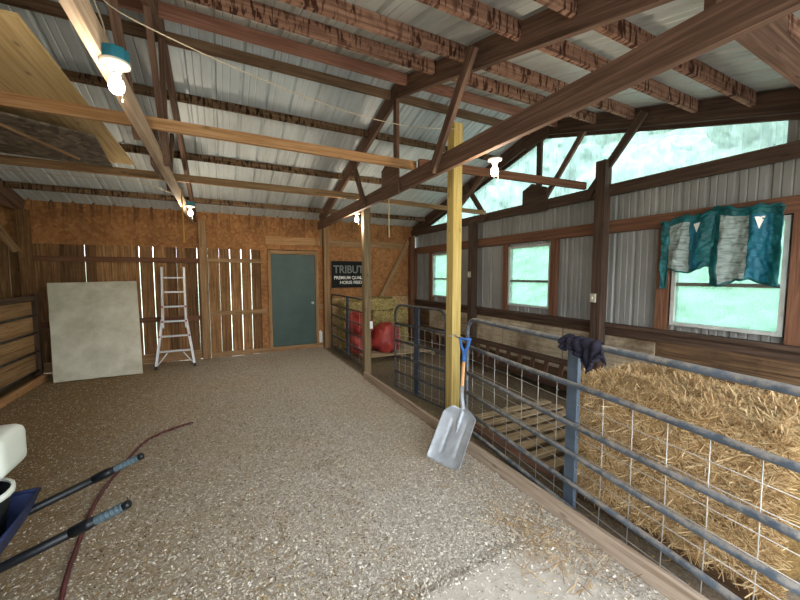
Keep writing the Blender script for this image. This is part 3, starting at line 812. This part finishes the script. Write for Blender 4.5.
def build_bale(x0, x1, y0, y1, z0, z1, label, n, core, blades, seed, group=None, lm=(0.03, 0.10), w=0.004, faces=('x-', 'z+', 'y+'), rough=0.03, name='straw_bale', twine=True):
    rnd = random.Random(seed); c = Vector(((x0+x1)/2, (y0+y1)/2, (z0+z1)/2)); h = Vector(((x1-x0)/2, (y1-y0)/2, (z1-z0)/2))
    bm = bmesh.new(); bmesh.ops.create_cube(bm, size=2); bmesh.ops.subdivide_edges(bm, edges=bm.edges[:], cuts=22, use_grid_fill=True)
    mb = MB()
    def shape(q):
        p = Vector(q)
        m = Vector((p.x*h.x, p.y*h.y, p.z*h.z))
        # round the edges a little
        e = 0.06; lim = Vector((h.x-e, h.y-e, h.z-e)); cl = Vector([max(-lim[i], min(lim[i], m[i])) for i in range(3)])
        dv = m-cl
        if dv.length > 1e-6: m = cl + dv.normalized()*min(dv.length, e)
        nz = mnoise.noise(m*5+Vector((seed, 0, 0)))*rough + mnoise.noise(m*17+Vector((0, seed, 0)))*rough*0.6
        m = m + m.normalized()*nz
        m.z = max(m.z, -h.z)
        return c+m
    for v in bm.verts: mb.v.append(tuple(shape(v.co)))
    for f in bm.faces: mb.face([v.index for v in f.verts], None, 0, True)
    bm.free()
    root = mb.build(name, core, None, (c.x, c.y, z0)); tag(root, label, 'bale', group)
    def samp(r):
        fc = r.choice(faces); a, b = r.uniform(-1, 1), r.uniform(-1, 1)
        ax = 'xyz'.index(fc[0]); sg = -1 if fc[1] == '-' else 1
        q = [0, 0, 0]; q[ax] = sg; o = [i for i in range(3) if i != ax]; q[o[0]] = a; q[o[1]] = b
        nn = Vector((0, 0, 0)); nn[ax] = sg
        p = shape(q) + nn*r.uniform(-0.004, 0.018)
        d = rvec(r); d -= nn*d.dot(nn)*0.72
        if ax == 2: d.z *= 1.5
        else: d.z *= 0.75; 
        return p, d, nn
    sm = strands(n, samp, lm[0], lm[1], w, rnd); o = sm.build('loose_blades', blades, root); o['kind'] = 'stuff'
    if twine:
        for k in (-0.45, 0.45):
            mb = MB(); pts = []
            yy = k
            path = [(-1.02, -0.97), (-1.02, 0.97), (1.0, 0.99), (1.0, -0.97)]
            pts = [Vector((c.x+px*h.x, c.y+yy*h.y, c.z+pz*h.z)) for px, pz in path]
            mb.tube(pts, 0.003, 5, closed=True); mb.build('twine', M['baler_twine'], root)
    return root
build_bale(2.26, 3.05, 0.56, 1.64, 0.108, 0.905, 'big golden straw bale behind the near blue gate', 34000, M['straw_core'], M['straw'], 5, lm=(0.05, 0.16), w=0.0038, rough=0.045)

# ------------------------------------------------------------------ pallets
def pallet(x0, x1, y0, y1, z, label, slat_axis, n, mat=None):
    t = thing('pallet', ((x0+x1)/2, (y0+y1)/2, z), label, 'pallet', 'wooden pallets'); mat = mat or M['pallet']
    if slat_axis == 0:
        for y in (y0+0.02, (y0+y1)/2, y1-0.02): pass
        for x in (x0+0.025, (x0+x1)/2, x1-0.025):
            mb = MB(); mb.box(x-0.02, x+0.02, y0, y1, z, z+0.085, 1); mb.build('stringer', M['red_board'] if x < x0+0.1 and mat is M['pallet'] else mat, t)
        st = (y1-y0)/n
        for i in range(n):
            mb = MB(); a = y0+st*i+0.01; mb.box(x0, x1, a, a+st*0.58, z+0.086, z+0.104, 0); mb.build('slat', mat, t)
    else:
        for y in (y0+0.025, (y0+y1)/2, y1-0.025):
            mb = MB(); mb.box(x0, x1, y-0.02, y+0.02, z, z+0.085, 0); mb.build('stringer', mat, t)
        st = (x1-x0)/n
        for i in range(n):
            mb = MB(); a = x0+st*i+0.01; mb.box(a, a+st*0.62, y0, y1, z+0.086, z+0.104, 1); mb.build('slat', mat, t)
    return t
pallet(2.34, 3.55, 1.84, 3.05, 0.0, 'pallet with wide gaps on the floor behind the near gate, bare', 0, 7)
pallet(2.30, 3.45, 0.60, 1.62, 0.0, 'pallet carrying the big straw bale', 0, 7, M['stall'])
pallet(2.36, 3.9, 6.05, 7.45, 0.0, 'far pallet under the hay bales and red sacks', 0, 10)

# ------------------------------------------------------------------ hay bales and red sacks in the far stall
HB = 'small hay bales stacked in the far stall'
fc = ('x-', 'y-', 'z+')
build_bale(2.95, 3.75, 6.95, 7.40, 0.105, 0.50, 'bottom green-tan hay bale of the far right stack beside the red sacks', 1500, M['hay_core'], M['hay'], 21, HB, (0.04, 0.11), 0.008, fc, 0.03, 'hay_bale', False)
build_bale(2.90, 3.72, 6.95, 7.40, 0.51, 0.88, 'second hay bale up in the far right stack behind the red sacks', 1500, M['hay_core'], M['hay'], 22, HB, (0.04, 0.11), 0.008, fc, 0.03, 'hay_bale', False)
build_bale(2.80, 3.45, 6.95, 7.40, 0.89, 1.14, 'thin top hay bale of the far right stack', 1200, M['hay_core'], M['hay'], 23, HB, (0.04, 0.11), 0.008, fc, 0.03, 'hay_bale', False)
build_bale(2.25, 2.85, 7.0, 7.5, 0.105, 0.66, 'lower hay bale by the far pipe gate, left of the red sacks', 1200, M['hay_core'], M['hay'], 24, HB, (0.04, 0.11), 0.008, fc, 0.03, 'hay_bale', False)
build_bale(2.28, 2.80, 7.0, 7.5, 0.67, 1.08, 'upper hay bale by the far pipe gate, left of the red sacks', 1200, M['hay_core'], M['hay'], 25, HB, (0.04, 0.11), 0.008, fc, 0.03, 'hay_bale', False)

def sack(c, s, label, seed, rot=0):
    bm = bmesh.new(); bmesh.ops.create_icosphere(bm, subdivisions=4, radius=1); mb = MB(); R = Matrix.Rotation(rot, 3, 'Z')
    for v in bm.verts:
        p = v.co.normalized(); q = Vector([math.copysign(abs(a)**0.72, a) for a in p])
        q *= 1+0.22*mnoise.noise(p*2.0+Vector((seed, 0, 0)))+0.10*mnoise.noise(p*7+Vector((0, seed, 0)))
        m = Vector((q.x*s[0], q.y*s[1], q.z*s[2])); m.z = max(m.z, -s[2]*0.86)
        if m.z > 0: m.x *= 1-0.25*m.z/s[2]; m.y *= 1-0.25*m.z/s[2]
        m = R @ m; mb.v.append((c[0]+m.x, c[1]+m.y, c[2]+s[2]*0.86+m.z))
    for f in bm.faces: mb.face([v.index for v in f.verts], None, 0, True)
    bm.free(); return tag(mb.build('red_sack', M['red_bag'], None, c), label, 'sack', 'red sacks in the far stall')
sack((2.46, 6.62, 0.11), (0.22, 0.28, 0.24), 'red sack at the bottom left of the heap behind the far gate', 1)
sack((2.46, 6.60, 0.52), (0.22, 0.28, 0.22), 'red sack on top of the heap behind the far gate', 2, 0.3)
sack((2.96, 6.45, 0.11), (0.30, 0.28, 0.30), 'red bulging sack right of the weathered post, slumped on the pallet', 3, 0.2)

# ------------------------------------------------------------------ manger on the gable wall
mg = thing('hay_manger', (4.0, 4.6, 0), 'long dark slatted hay manger along the metal wall', 'manger')
mb = MB(); mb.box(3.83, 3.87, 2.75, 6.4, 0.50, 0.58, 1); mb.build('top_rail', M['dark_timber'], mg)
mb = MB(); mb.box(3.98, 4.02, 2.75, 6.4, 0.16, 0.24, 1); mb.build('bottom_rail', M['dark_timber'], mg)
y = 2.85
while y < 6.35:
    mb = MB(); mb.board((3.845, y-0.11, 0.53), (3.99, y+0.07, 0.20), 0.02, 0.06, (0, 1, 0)); mb.build('slat', M['truss'], mg); y += 0.235
mb = MB(); mb.box(4.0, 4.36, 2.75, 6.4, 0.12, 0.155, 1); mb.build('trough_floor', M['dark_timber'], mg)
for y in (2.8, 4.6, 6.35):
    mb = MB(); mb.box(3.985, 4.045, y-0.03, y+0.03, 0, 0.159, 2); mb.build('leg', M['dark_timber'], mg)

# ------------------------------------------------------------------ sign
sg = thing('sign', (2.70, BK-0.07, 1.36), 'black feed sign with white lettering on the strand board right of the green door', 'sign')
mb = MB(); mb.box(2.24, 3.16, BK-0.085, BK-0.065, 1.36, 1.97, 0); mb.build('sign_board', M['sign'], sg, bevel=0.004)
def text_on(txt, cx, cz, size, width, mat, parent, y):
    cu = bpy.data.curves.new('lettering', 'FONT'); cu.body = txt; cu.size = size; cu.align_x = 'CENTER'; cu.align_y = 'CENTER'; cu.extrude = 0.002; cu.offset = size*0.02
    o = bpy.data.objects.new('tmp', cu); COL.objects.link(o)
    dg = bpy.context.evaluated_depsgraph_get(); me = bpy.data.meshes.new_from_object(o.evaluated_get(dg)); bpy.data.objects.remove(o)
    xs = [v.co.x for v in me.vertices]; sc = width/(max(xs)-min(xs)); 
    me.transform(Matrix.Translation(Vector((cx, y, cz))-world_of(parent)) @ Matrix.Rotation(PI/2, 4, 'X') @ Matrix.Diagonal((sc, 1, 1, 1)))
    me.materials.clear(); me.materials.append(mat)
    q = bpy.data.objects.new('lettering', me); COL.objects.link(q); q.parent = parent; return q
text_on('TRIBUTE', 2.70, 1.77, 0.25, 0.84, M['sign_grey'], sg, BK-0.089)
text_on('PREMIUM QUALITY', 2.70, 1.585, 0.10, 0.82, M['sign_text'], sg, BK-0.089)
text_on('HORSE FEEDS', 2.72, 1.475, 0.10, 0.58, M['sign_text'], sg, BK-0.089)
mb = MB(); mb.tube([(2.52, BK-0.075, 1.965), (2.52, BK-0.072, 2.4)], 0.003, 5); mb.build('hanging_string', M['rope'], sg)

# ------------------------------------------------------------------ white sheet and ladder
mb = MB(); TL, TR, BR, BL = Vector((-2.55, 7.74, 1.52)), Vector((-1.36, 7.74, 1.545)), Vector((-1.23, 7.13, 0.0)), Vector((-2.34, 7.10, 0.0))
# ragged outline
def edge(a, b, n, amp, rr):
    return [a.lerp(b, i/n)+Vector((rr.uniform(-amp, amp), 0, rr.uniform(-amp, amp))) for i in range(n)]
rr = random.Random(4); poly = edge(BL, BR, 14, 0.007, rr)+edge(BR, TR, 8, 0.004, rr)+edge(TR, TL, 8, 0.003, rr)+edge(TL, BL, 8, 0.003, rr)
for p in poly: p.z = max(p.z, 0.0)
nrm = (BR-BL).cross(TL-BL).normalized()
mb.prism(poly, (-nrm*0.03) if nrm.y < 0 else (nrm*0.03))
o = mb.build('white_panel', M['white_sheet'], None, (-1.8, 7.12, 0)); tag(o, 'large stained off-white square panel leaning on the back wall', 'panel')
for (xx, zz) in ((-1.88, 1.02), (-1.83, 0.52)):
    mb = MB(); yy = 7.12+(zz/1.52)*0.64-0.012
    mb.board((xx, yy, zz-0.06), (xx-0.015, yy+0.05, zz+0.06), 0.012, 0.008, (0, 1, 0)); mb.build('slot', M['black_rubber'], o)

def build_ladder():
    t = thing('step_ladder', (-0.79, 7.28, 0), 'aluminium step ladder with flared foot standing against the plank wall', 'ladder')
    def C(z): return Vector((-0.77-0.01*z, 7.28+0.215*z, z))
    def hw(z): return 0.29 - (0.29-0.185)*min(1, z/0.80) if z < 0.80 else 0.172
    for s in (-1, 1):
        mb = MB(); mb.board(C(0.70)+Vector((s*0.178, 0.0, 0)), C(1.79)+Vector((s*0.172, 0, 0)), 0.036, 0.07, (0, 1, 0)); mb.build('side_rail', M['alu'], t, bevel=0.003)
        mb = MB(); mb.board(C(0.05)+Vector((s*0.29, -0.02, 0)), C(0.85)+Vector((s*0.185, -0.02, 0)), 0.038, 0.065, (0, 1, 0)); mb.build('lower_rail', M['alu'], t, bevel=0.003)
        mb = MB(); mb.board(C(0.0)+Vector((s*0.296, -0.02, 0.0)), C(0.06)+Vector((s*0.288, -0.02, 0)), 0.04, 0.07, (0, 1, 0)); mb.build('rubber_foot', M['black_rubber'], t)
        mb = MB(); mb.board(C(0.08)+Vector((s*0.26, -0.02, 0)), C(0.27)+Vector((s*0.12, -0.02, 0)), 0.012, 0.02, (0, 1, 0)); mb.build('foot_strut', M['alu'], t)
        for z in (0.56, 0.82, 1.08):
            mb = MB(); mb.lathe([(0.018, 0), (0.018, 0.03)], C(z)+Vector((s*(hw(z)+0.01), -0.07, 0)), 12, 0, (0, 1, 0)); k = mb.build('locking_knob', M['red_plastic'], t)
    for z in (0.30, 0.56, 0.82, 1.08, 1.34, 1.60):
        mb = MB(); w = hw(z)-0.012; mb.board(C(z)+Vector((-w, -0.02, 0)), C(z)+Vector((w, -0.02, 0)), 0.07, 0.028, (0, 0, 1)); mb.build('rung', M['alu'], t, bevel=0.004)
build_ladder()

# ------------------------------------------------------------------ left stall partition
lp = thing('stall_partition', (-2.62, 6.0, 0), 'low board and rail stall partition at the left edge', 'stall partition')
mb = MB()
for k in range(5):
    z0 = 0.12+k*0.225; mb.box(-2.66, -2.64, 4.4, 7.42, z0, z0+0.215, 1)
mb.build('boarding', M['oldpine'], lp)
mb = MB(); mb.box(-2.70, -2.60, 4.4, 7.42, 1.25, 1.33, 1); mb.build('top_rail', M['dark_timber'], lp)
for z in (0.16, 0.46, 0.76, 1.03):
    mb = MB(); mb.tube([(-2.60, 4.4, z-0.02), (-2.60, 7.40, z)], 0.017, 8); mb.build('pipe_rail', M['gate_dark'], lp)
mb = MB(); mb.box(-2.66, -2.58, 7.42, 7.50, 0, 1.36, 2); mb.build('post', M['dark_timber'], lp)
mb = MB(); mb.box(-2.66, -2.58, 4.36, 4.44, 0, 1.36, 2); mb.build('post', M['dark_timber'], lp)
mb = MB(); mb.board((-2.48, 4.6, 0.05), (-2.52, 7.35, 0.05), 0.04, 0.10)
tag(mb.build('curb_board', M['pine'], None, (-2.5, 6, 0)), 'light board on edge on the floor along the left stall partition', 'board')
mb = MB(); mb.board((-3.42, BK-0.19, 3.05), (-2.86, BK-0.19, 2.02), 0.04, 0.09, (1, 0, 0.5)); tag(mb.build('knee_brace', M['oldpine'], None, (-3.1, BK-0.19, 2.0)), 'slanting brace on the left corner post near the left edge', 'brace')

# ------------------------------------------------------------------ bulbs
def bulb(p, label, boxed, power=14, mountz=0.06):
    p = Vector(p)   # centre of the lit glass
    t = thing('light_bulb', p, label, 'light bulb', 'bare bulbs on the trusses')
    mb = MB(); mb.lathe([(0.001, -0.042), (0.018, -0.038), (0.028, -0.022), (0.031, -0.004), (0.028, 0.014), (0.018, 0.034), (0.014, 0.046)], p, 20); mb.build('bulb_glass', M['bulb'], t)
    mb = MB(); mb.lathe([(0.0155, 0.044), (0.0155, 0.062)], p, 14); mb.build('screw_base', M['alu'], t)
    mb = MB(); mb.lathe([(0.022, 0.056), (0.03, 0.075), (0.056, 0.085), (0.058, 0.098)], p, 24); mb.build('lamp_holder', M['porcelain'], t)
    if boxed:
        mb = MB(); mb.lathe([(0.052, 0.098), (0.054, 0.106), (0.054, 0.152), (0.05, 0.155)], p, 8); mb.build('junction_box', M['teal_box'], t, bevel=0.003)
    mb = MB(); mb.tube([p+Vector((0.02, -0.01, 0.06)), p+Vector((0.024, -0.012, -0.06)), p+Vector((0.022, -0.012, -0.075))], [0.0018, 0.0018, 0.004], 6); mb.build('pull_chain', M['cable'], t)
    ld = bpy.data.lights.new('bulb_light', 'POINT'); ld.energy = power; ld.color = (1.0, 0.86, 0.66); ld.shadow_soft_size = 0.035
    lo = bpy.data.objects.new('bulb_light', ld); COL.objects.link(lo); lo.parent = t; lo.location = (0, 0, -0.10)
    return t
bulb((-0.40, 2.08, 2.52), 'nearest bare lit bulb under a teal box at the upper left', True, 8)
bulb((-0.36, 5.86, 2.53), 'small lit bulb under a teal box above the ladder', True, 24)
bulb((1.99, 5.45, 2.55), 'small lit bulb above the black sign', False, 24)
bulb((2.03, 2.27, 2.50), 'lit bulb in a white holder beside the yellow post', False)

# ------------------------------------------------------------------ cables, ropes
def wire(name, pts, r, mat, label, cat='cable', sub=8):
    P = [Vector(p) for p in pts]; out = []
    for i in range(len(P)-1):
        a = P[max(i-1, 0)]; b = P[i]; c = P[i+1]; d = P[min(i+2, len(P)-1)]
        for k in range(sub):
            t = k/sub; t2, t3 = t*t, t*t*t
            out.append(0.5*((2*b)+(-a+c)*t+(2*a-5*b+4*c-d)*t2+(-a+3*b-3*c+d)*t3))
    out.append(P[-1]); mb = MB(); mb.tube(out, r, 7); o = mb.build(name, mat, None, tuple(P[0])); return tag(o, label, cat)
wire('cable', [(-0.44, 2.08, 2.68), (-0.45, 2.15, 2.80), (-0.47, 2.10, 2.92), (-0.36, 2.2, 2.90), (0.2, 2.42, 2.88), (0.9, 2.72, 2.93), (1.6, 2.98, 3.04), (2.30, 3.20, 3.22)], 0.0035, M['cable'], 'pale cable sagging from the nearest bulb to the yellow post top')
wire('cable', [(-0.35, 5.90, 2.69), (-0.9, 5.7, 2.86), (-1.6, 5.6, 2.83), (-2.8, 5.7, 2.85)], 0.004, M['cable'], 'thin pale cable running left from the bulb above the ladder')
wire('dangling_string', [(-0.395, 5.05, 2.70), (-0.395, 5.05, 2.4), (-0.39, 5.06, 2.05)], 0.010, M['cord'], 'short yellow cord hanging from the truss left of the door', 'cord')
wire('hanging_rope', [(1.93, 4.1, 2.70), (1.93, 4.1, 2.4), (1.935, 4.1, 2.13)], 0.009, M['rope'], 'short pale rope hanging straight down from the middle truss', 'rope')
wire('hanging_rope', [(1.92, 7.5, 2.60), (1.92, 7.5, 2.25)], 0.02, M['greypost'], 'stub of pale strap beside the truss heel right of the door', 'strap')

def plate(x, y, z, label, sx=0.012, sy=0.07, sz=0.11):
    t = thing('switch_box', (x, y, z), label, 'electrical box', 'electrical boxes')
    mb = MB(); mb.box(x-sx, x+sx, y-sy/2, y+sy/2, z-sz/2, z+sz/2, 2); mb.build('cover_plate', M['switch'], t, bevel=0.003)
    mb = MB(); mb.box(x-sx-0.006, x-sx, y-0.006, y+0.006, z-0.015, z+0.015, 2); mb.build('toggle', M['porcelain'], t)
plate(RT-0.232, 2.84, 1.36, 'pale switch box on the dark post between the two nearer windows')
plate(RT-0.212, 5.37, 1.66, 'pale switch box on the dark post between the two farther windows')
t = thing('outlet_box', (2.16, 5.24, 0.85), 'small white outlet box on the weathered grey-brown post', 'electrical box')
mb = MB(); mb.box(2.12, 2.17, 5.232, 5.244, 0.78, 0.90, 2); mb.build('cover_plate', M['white_plastic'], t)

# ------------------------------------------------------------------ feed bags over the near window
def bag(y0, y1, zt, zb, label, seed, tailz=None):
    W = y0-y1     # y0 far (left in view) > y1
    t = thing('feed_bag', (RT-0.08, (y0+y1)/2, zt), label, 'feed bag', 'emptied feed bags over the window')
    def surf(u, v, push=0.0):
        y = y0 - W*u; z0 = zt - 0.02*math.sin(u*PI*1.3+seed)-0.015*math.sin(u*9+seed)
        zl = zb + 0.03*math.sin(u*7+seed)+0.02*mnoise.noise(Vector((u*9, seed, 0)))
        if tailz is not None and u < 0.14: zl = tailz
        z = z0+(zl-z0)*v
        x = RT-0.10-push - 0.016*math.sin(u*15+seed+v*2) - 0.02*mnoise.noise(Vector((u*5, v*6, seed))) - 0.012*mnoise.noise(Vector((u*14, v*17, seed)))
        return Vector((x, y+0.012*mnoise.noise(Vector((v*6, u*3, seed))), z))
    mb = grid_surface(lambda u, v: surf(u, v), 60, 50); o = mb.build('bag_cloth', M['bag_teal'], t)
    md = o.modifiers.new('thick', 'SOLIDIFY'); md.thickness = 0.004
    def sub(u0, u1, v0, v1, nm, mat, lab, push=0.007):
        mb = grid_surface(lambda u, v: surf(u0+(u1-u0)*u, v0+(v1-v0)*v, push), 40, 40); q = mb.build(nm, mat, t); q['label'] = lab
    sub(0.16 if tailz else 0.14, 0.56, 0.10, 0.97, 'printed_panel', M['bag_print'], 'pale printed text panel')
    sub(0.57, 0.86 if tailz is None else 0.74, 0.10, 0.96, 'blue_panel', M['bag_blue'], 'brighter blue panel')
    # light triangle mark
    mb = MB(); a = surf(0.64, 0.14, 0.010); b = surf(0.77, 0.13, 0.010); c = surf(0.70, 0.30, 0.010)
    mb.prism([tuple(a), tuple(b), tuple(c)], (-0.002, 0, 0)); q = mb.build('triangle_mark', M['sign_text'], t)
    mb = MB(); pts = [surf(k/14, 0.0, 0.003)+Vector((0, 0, 0.012*math.sin(k*2.1))) for k in range(15)]; mb.tube(pts, 0.016, 8); mb.build('rolled_hem', M['bag_teal'], t)
bag(2.16, 1.70, 2.245, 1.70, 'left teal feed bag curtain with a pale printed panel on the near window', 1.3, 1.50)
bag(1.72, 1.22, 2.27, 1.57, 'right teal feed bag curtain, larger, on the near window', 4.1)

# ------------------------------------------------------------------ dark cloth on the gate
def build_cloth():
    # drapes over the top rail near the brace; gate line
    a = Vector((2.27, 2.90, 0)); b = Vector((1.93, 0.10, 0)); d = (b-a).normalized(); sd = Vector((-d.y, d.x, 0))
    if sd.x > 0: sd = -sd
    def f(u, v):
        s = 1.30+0.28*u; ang = (v-0.5)*2
        dropF = 0.055+0.11*math.exp(-((u-0.62)/0.20)**2)+0.035*mnoise.noise(Vector((u*9, 0, 3))); dropB = 0.07+0.04*math.sin(u*6+2)
        r = 0.034+0.016*mnoise.noise(Vector((u*6, v*5, 2)))+0.007*math.sin(u*31+v*9)
        c = a+d*(s+0.03*math.sin(v*6+u*3))
        if abs(ang) < 0.4:
            th = ang/0.4*PI/2; return c+sd*(math.sin(th)*r)+Vector((0, 0, 1.20+math.cos(th)*r))
        k = (abs(ang)-0.4)/0.6; drop = dropF if ang > 0 else dropB; sg = 1 if ang > 0 else -1
        wob = 0.018*mnoise.noise(Vector((u*13+k*3, k*5, 5)))+0.008*math.sin(u*37+k*9)
        return c+sd*(sg*(r+wob*k)+wob*k)+Vector((0, 0, 1.20-max(0.02, drop)*k))
    o = grid_surface(f, 60, 50).build('dark_shirt', M['dark_cloth'], None, (2.1, 1.5, 1.2)); tag(o, 'crumpled dark cloth draped over the top rail of the near gate', 'cloth')
    md = o.modifiers.new('thick', 'SOLIDIFY'); md.thickness = 0.006
build_cloth()

# ------------------------------------------------------------------ wheelbarrow at the lower left
def build_wheelbarrow():
    t = thing('wheelbarrow', (-1.4, 2.1, 0), 'wheelbarrow with black handles and grey-blue grips at lower left', 'wheelbarrow')
    for (tip, mid, far) in (((-0.44, 2.44, 0.60), (-1.02, 2.40, 0.40), (-1.95, 2.20, 0.20)), ((-0.41, 1.94, 0.60), (-0.90, 2.02, 0.40), (-1.95, 2.12, 0.20))):
        tip, mid, far = Vector(tip), Vector(mid), Vector(far); d = (mid-tip).normalized()
        mb = MB(); mb.tube([tip+d*0.14, mid, far], 0.021, 12); h = mb.build('handle', M['black_paint'], t)
        mb = MB(); mb.tube([tip+d*0.02, tip+d*0.14, tip+d*0.15], [0.018, 0.020, 0.019], 12)
        for k in range(5): mb.tube([tip+d*(0.03+0.02*k), tip+d*(0.037+0.02*k)], 0.0215, 12)
        mb.build('grip', M['grip'], h)
        mb = MB(); mb.tube([tip-d*0.005, tip, tip+d*0.025], [0.008, 0.019, 0.019], 12); mb.build('grip_cap', M['black_paint'], h); mb = MB(); mb.tube([tip+d*0.15, tip+d*0.17, tip+d*0.24], [0.021, 0.026, 0.024], 12); mb.build('grip_collar', M['black_paint'], h)
        leg = mid+(far-mid)*0.15
        mb = MB(); mb.tube([leg, Vector((leg.x+0.02, leg.y, 0.016)), Vector((leg.x-0.16, leg.y, 0.016)), leg+(far-mid)*0.3], 0.013, 8); mb.build('leg', M['black_paint'], t)
    # tray
    mb = MB(); top = [(-0.86, 1.95), (-0.88, 2.41), (-1.95, 2.52), (-1.95, 1.86)]; bot = [(-0.90, 2.0), (-0.92, 2.39), (-1.75, 2.32), (-1.75, 2.06)]
    zt, zb = 0.53, 0.43
    n = len(mb.v)
    for (x, y) in top: mb.v.append((x, y, zt + (-x-1.02)*-0.05))
    for (x, y) in bot: mb.v.append((x, y, zb))
    for k in range(4): k2 = (k+1) % 4; mb.face((n+k, n+k2, n+4+k2, n+4+k))
    mb.face((n+4, n+5, n+6, n+7)); o = mb.build('tray', M['blue_tray'], t); md = o.modifiers.new('thick', 'SOLIDIFY'); md.thickness = 0.006
    mb = MB(); mb.tube([(x, y, zt+(-x-1.02)*-0.05) for x, y in top], 0.012, 8, closed=True); mb.build('tray_rim', M['blue_tray'], t)
    mb = MB(); mb.lathe([(0.05, -0.045), (0.13, -0.05), (0.185, -0.035), (0.20, 0), (0.185, 0.035), (0.13, 0.05), (0.05, 0.045)], (-2.1, 2.16, 0.2), 28, 0, (0, 1, 0)); w = mb.build('wheel', M['black_rubber'], t)
    mb = MB(); mb.tube([(-2.1, 2.07, 0.2), (-2.1, 2.25, 0.2)], 0.012, 8); mb.build('axle', M['alu'], t)
build_wheelbarrow()
# white jug and bucket riding in the tray
def rounded_jug():
    c = Vector((-1.11, 2.40, 0.665)); hx, hy, hz = 0.16, 0.14, 0.105
    bm = bmesh.new(); bmesh.ops.create_cube(bm, size=2)
    bmesh.ops.subdivide_edges(bm, edges=bm.edges[:], cuts=8, use_grid_fill=True); mb = MB()
    for v in bm.verts:
        m = Vector((v.co.x*hx, v.co.y*hy, v.co.z*hz)); e = 0.045; lim = Vector((hx-e, hy-e, hz-e))
        cl = Vector([max(-lim[i], min(lim[i], m[i])) for i in range(3)]); dv = m-cl
        if dv.length > 1e-6: m = cl+dv.normalized()*min(dv.length, e)
        mb.v.append(tuple(c+m+Vector((0, 0, hz))))
    for f in bm.faces: mb.face([v.index for v in f.verts], None, 0, True)
    bm.free(); t = mb.build('plastic_jug', M['white_plastic'], None, tuple(c)); tag(t, 'white rounded plastic jug riding in the wheelbarrow', 'jug')
    mb = MB(); mb.lathe([(0.03, 0), (0.03, 0.03), (0.026, 0.035)], c+Vector((-0.05, 0, 0.205)), 16); mb.build('cap', M['white_plastic'], t)
rounded_jug()
t = thing('bucket', (-1.10, 2.10, 0.50), 'dark bucket with a white rim in front of the white jug', 'bucket')
c = Vector((-1.07, 2.21, 0.445))
mb = MB(); mb.lathe([(0.13, 0), (0.160, 0.20), (0.156, 0.20), (0.126, 0.006)], c, 28, 0, (0, 0, 1)); mb.build('bucket_body', M['black_paint'], t)
mb = MB(); ax = Vector((0, 0, 1)); mb.lathe([(0.161, 0.185), (0.172, 0.19), (0.172, 0.212), (0.158, 0.213)], c, 28, 0, ax, caps=False); mb.build('bucket_rim', M['white_plastic'], t)

# ------------------------------------------------------------------ hose
wire('hose', [(-0.33, 4.42, 0.012), (-0.48, 4.36, 0.012), (-0.70, 4.16, 0.012), (-0.80, 3.75, 0.012), (-0.86, 3.2, 0.012), (-0.84, 2.8, 0.012), (-0.80, 2.4, 0.012), (-0.72, 1.9, 0.012), (-0.74, 1.2, 0.012)], 0.013, M['hose'], 'dark red hose curving along the floor beside the wheelbarrow', 'hose')

# ------------------------------------------------------------------ litter on the floor
def litter(n, region, lm, wm, mat, name, label, seed, dens=None):
    rnd = random.Random(seed); mb = MB(); k = 0
    while k < n:
        x, y = region(rnd)
        if x is None: continue
        k += 1
        a = rnd.uniform(0, 2*PI); L = rnd.uniform(*lm)/2; w = rnd.uniform(*wm)/2; z = 0.003+rnd.uniform(0, 0.010)
        if x > 0.2 and y < 1.45 and x < 1.9: z += 0.012
        ca, sa = math.cos(a), math.sin(a); t1 = rnd.uniform(-0.3, 0.3)*L; t2 = rnd.uniform(-0.4, 0.4)*w
        b = len(mb.v)
        for (p, q) in ((-1, -1), (1, -1), (1, 1), (-1, 1)):
            mb.v.append((x+ca*L*p-sa*w*q, y+sa*L*p+ca*w*q, z+t1*p+t2*q + 0.002))
        mb.face((b, b+1, b+2, b+3))
    o = mb.build(name, mat); tag(o, label, 'bedding', None, 'stuff')
def reg_main(r):
    y = 0.9+7*(r.random()**1.6); x = r.uniform(-2.5, 1.98)
    if x > 0.5 and y < 1.4 and r.random() < 0.85: return None, None
    if y > 7.0 and x < -1: return None, None
    if r.random() < 0.6*min(1, max(0, (0.3-x)/1.4)): return None, None
    return x, y
litter(95000, reg_main, (0.006, 0.018), (0.003, 0.008), M['shaving'], 'wood_shavings', 'pale wood shavings spread over the aisle floor', 1)
def reg_left(r):
    y = 0.9+6.9*(r.random()**1.3); x = -2.5+3.4*r.random()**1.2
    if y > 7.05 and x < -1: return None, None
    return x, y
litter(16000, reg_left, (0.012, 0.035), (0.003, 0.007), M['shaving_brown'], 'brown_litter', 'brown straw litter on the dark floor at the left', 2)
def reg_stall(r):
    return r.uniform(2.06, 4.2), 0.2+7*r.random()
litter(7000, reg_stall, (0.012, 0.04), (0.003, 0.007), M['shaving_brown'], 'stall_litter', 'trodden brown litter on the stall floor behind the gates', 3)
def reg_straw(r):
    if r.random() < 0.6: x, y = r.gauss(1.72, 0.12), r.gauss(1.45, 0.22)
    elif r.random() < 0.5: x, y = r.gauss(1.1, 0.35), r.gauss(3.2, 0.7)
    else: x, y = r.uniform(1.4, 1.95), r.uniform(1.0, 3)
    if x > 1.97: return None, None
    return x, y
litter(420, reg_straw, (0.06, 0.18), (0.0025, 0.004), M['straw'], 'loose_straw', 'loose yellow straw stalks on the floor beside the pale curb board', 4)
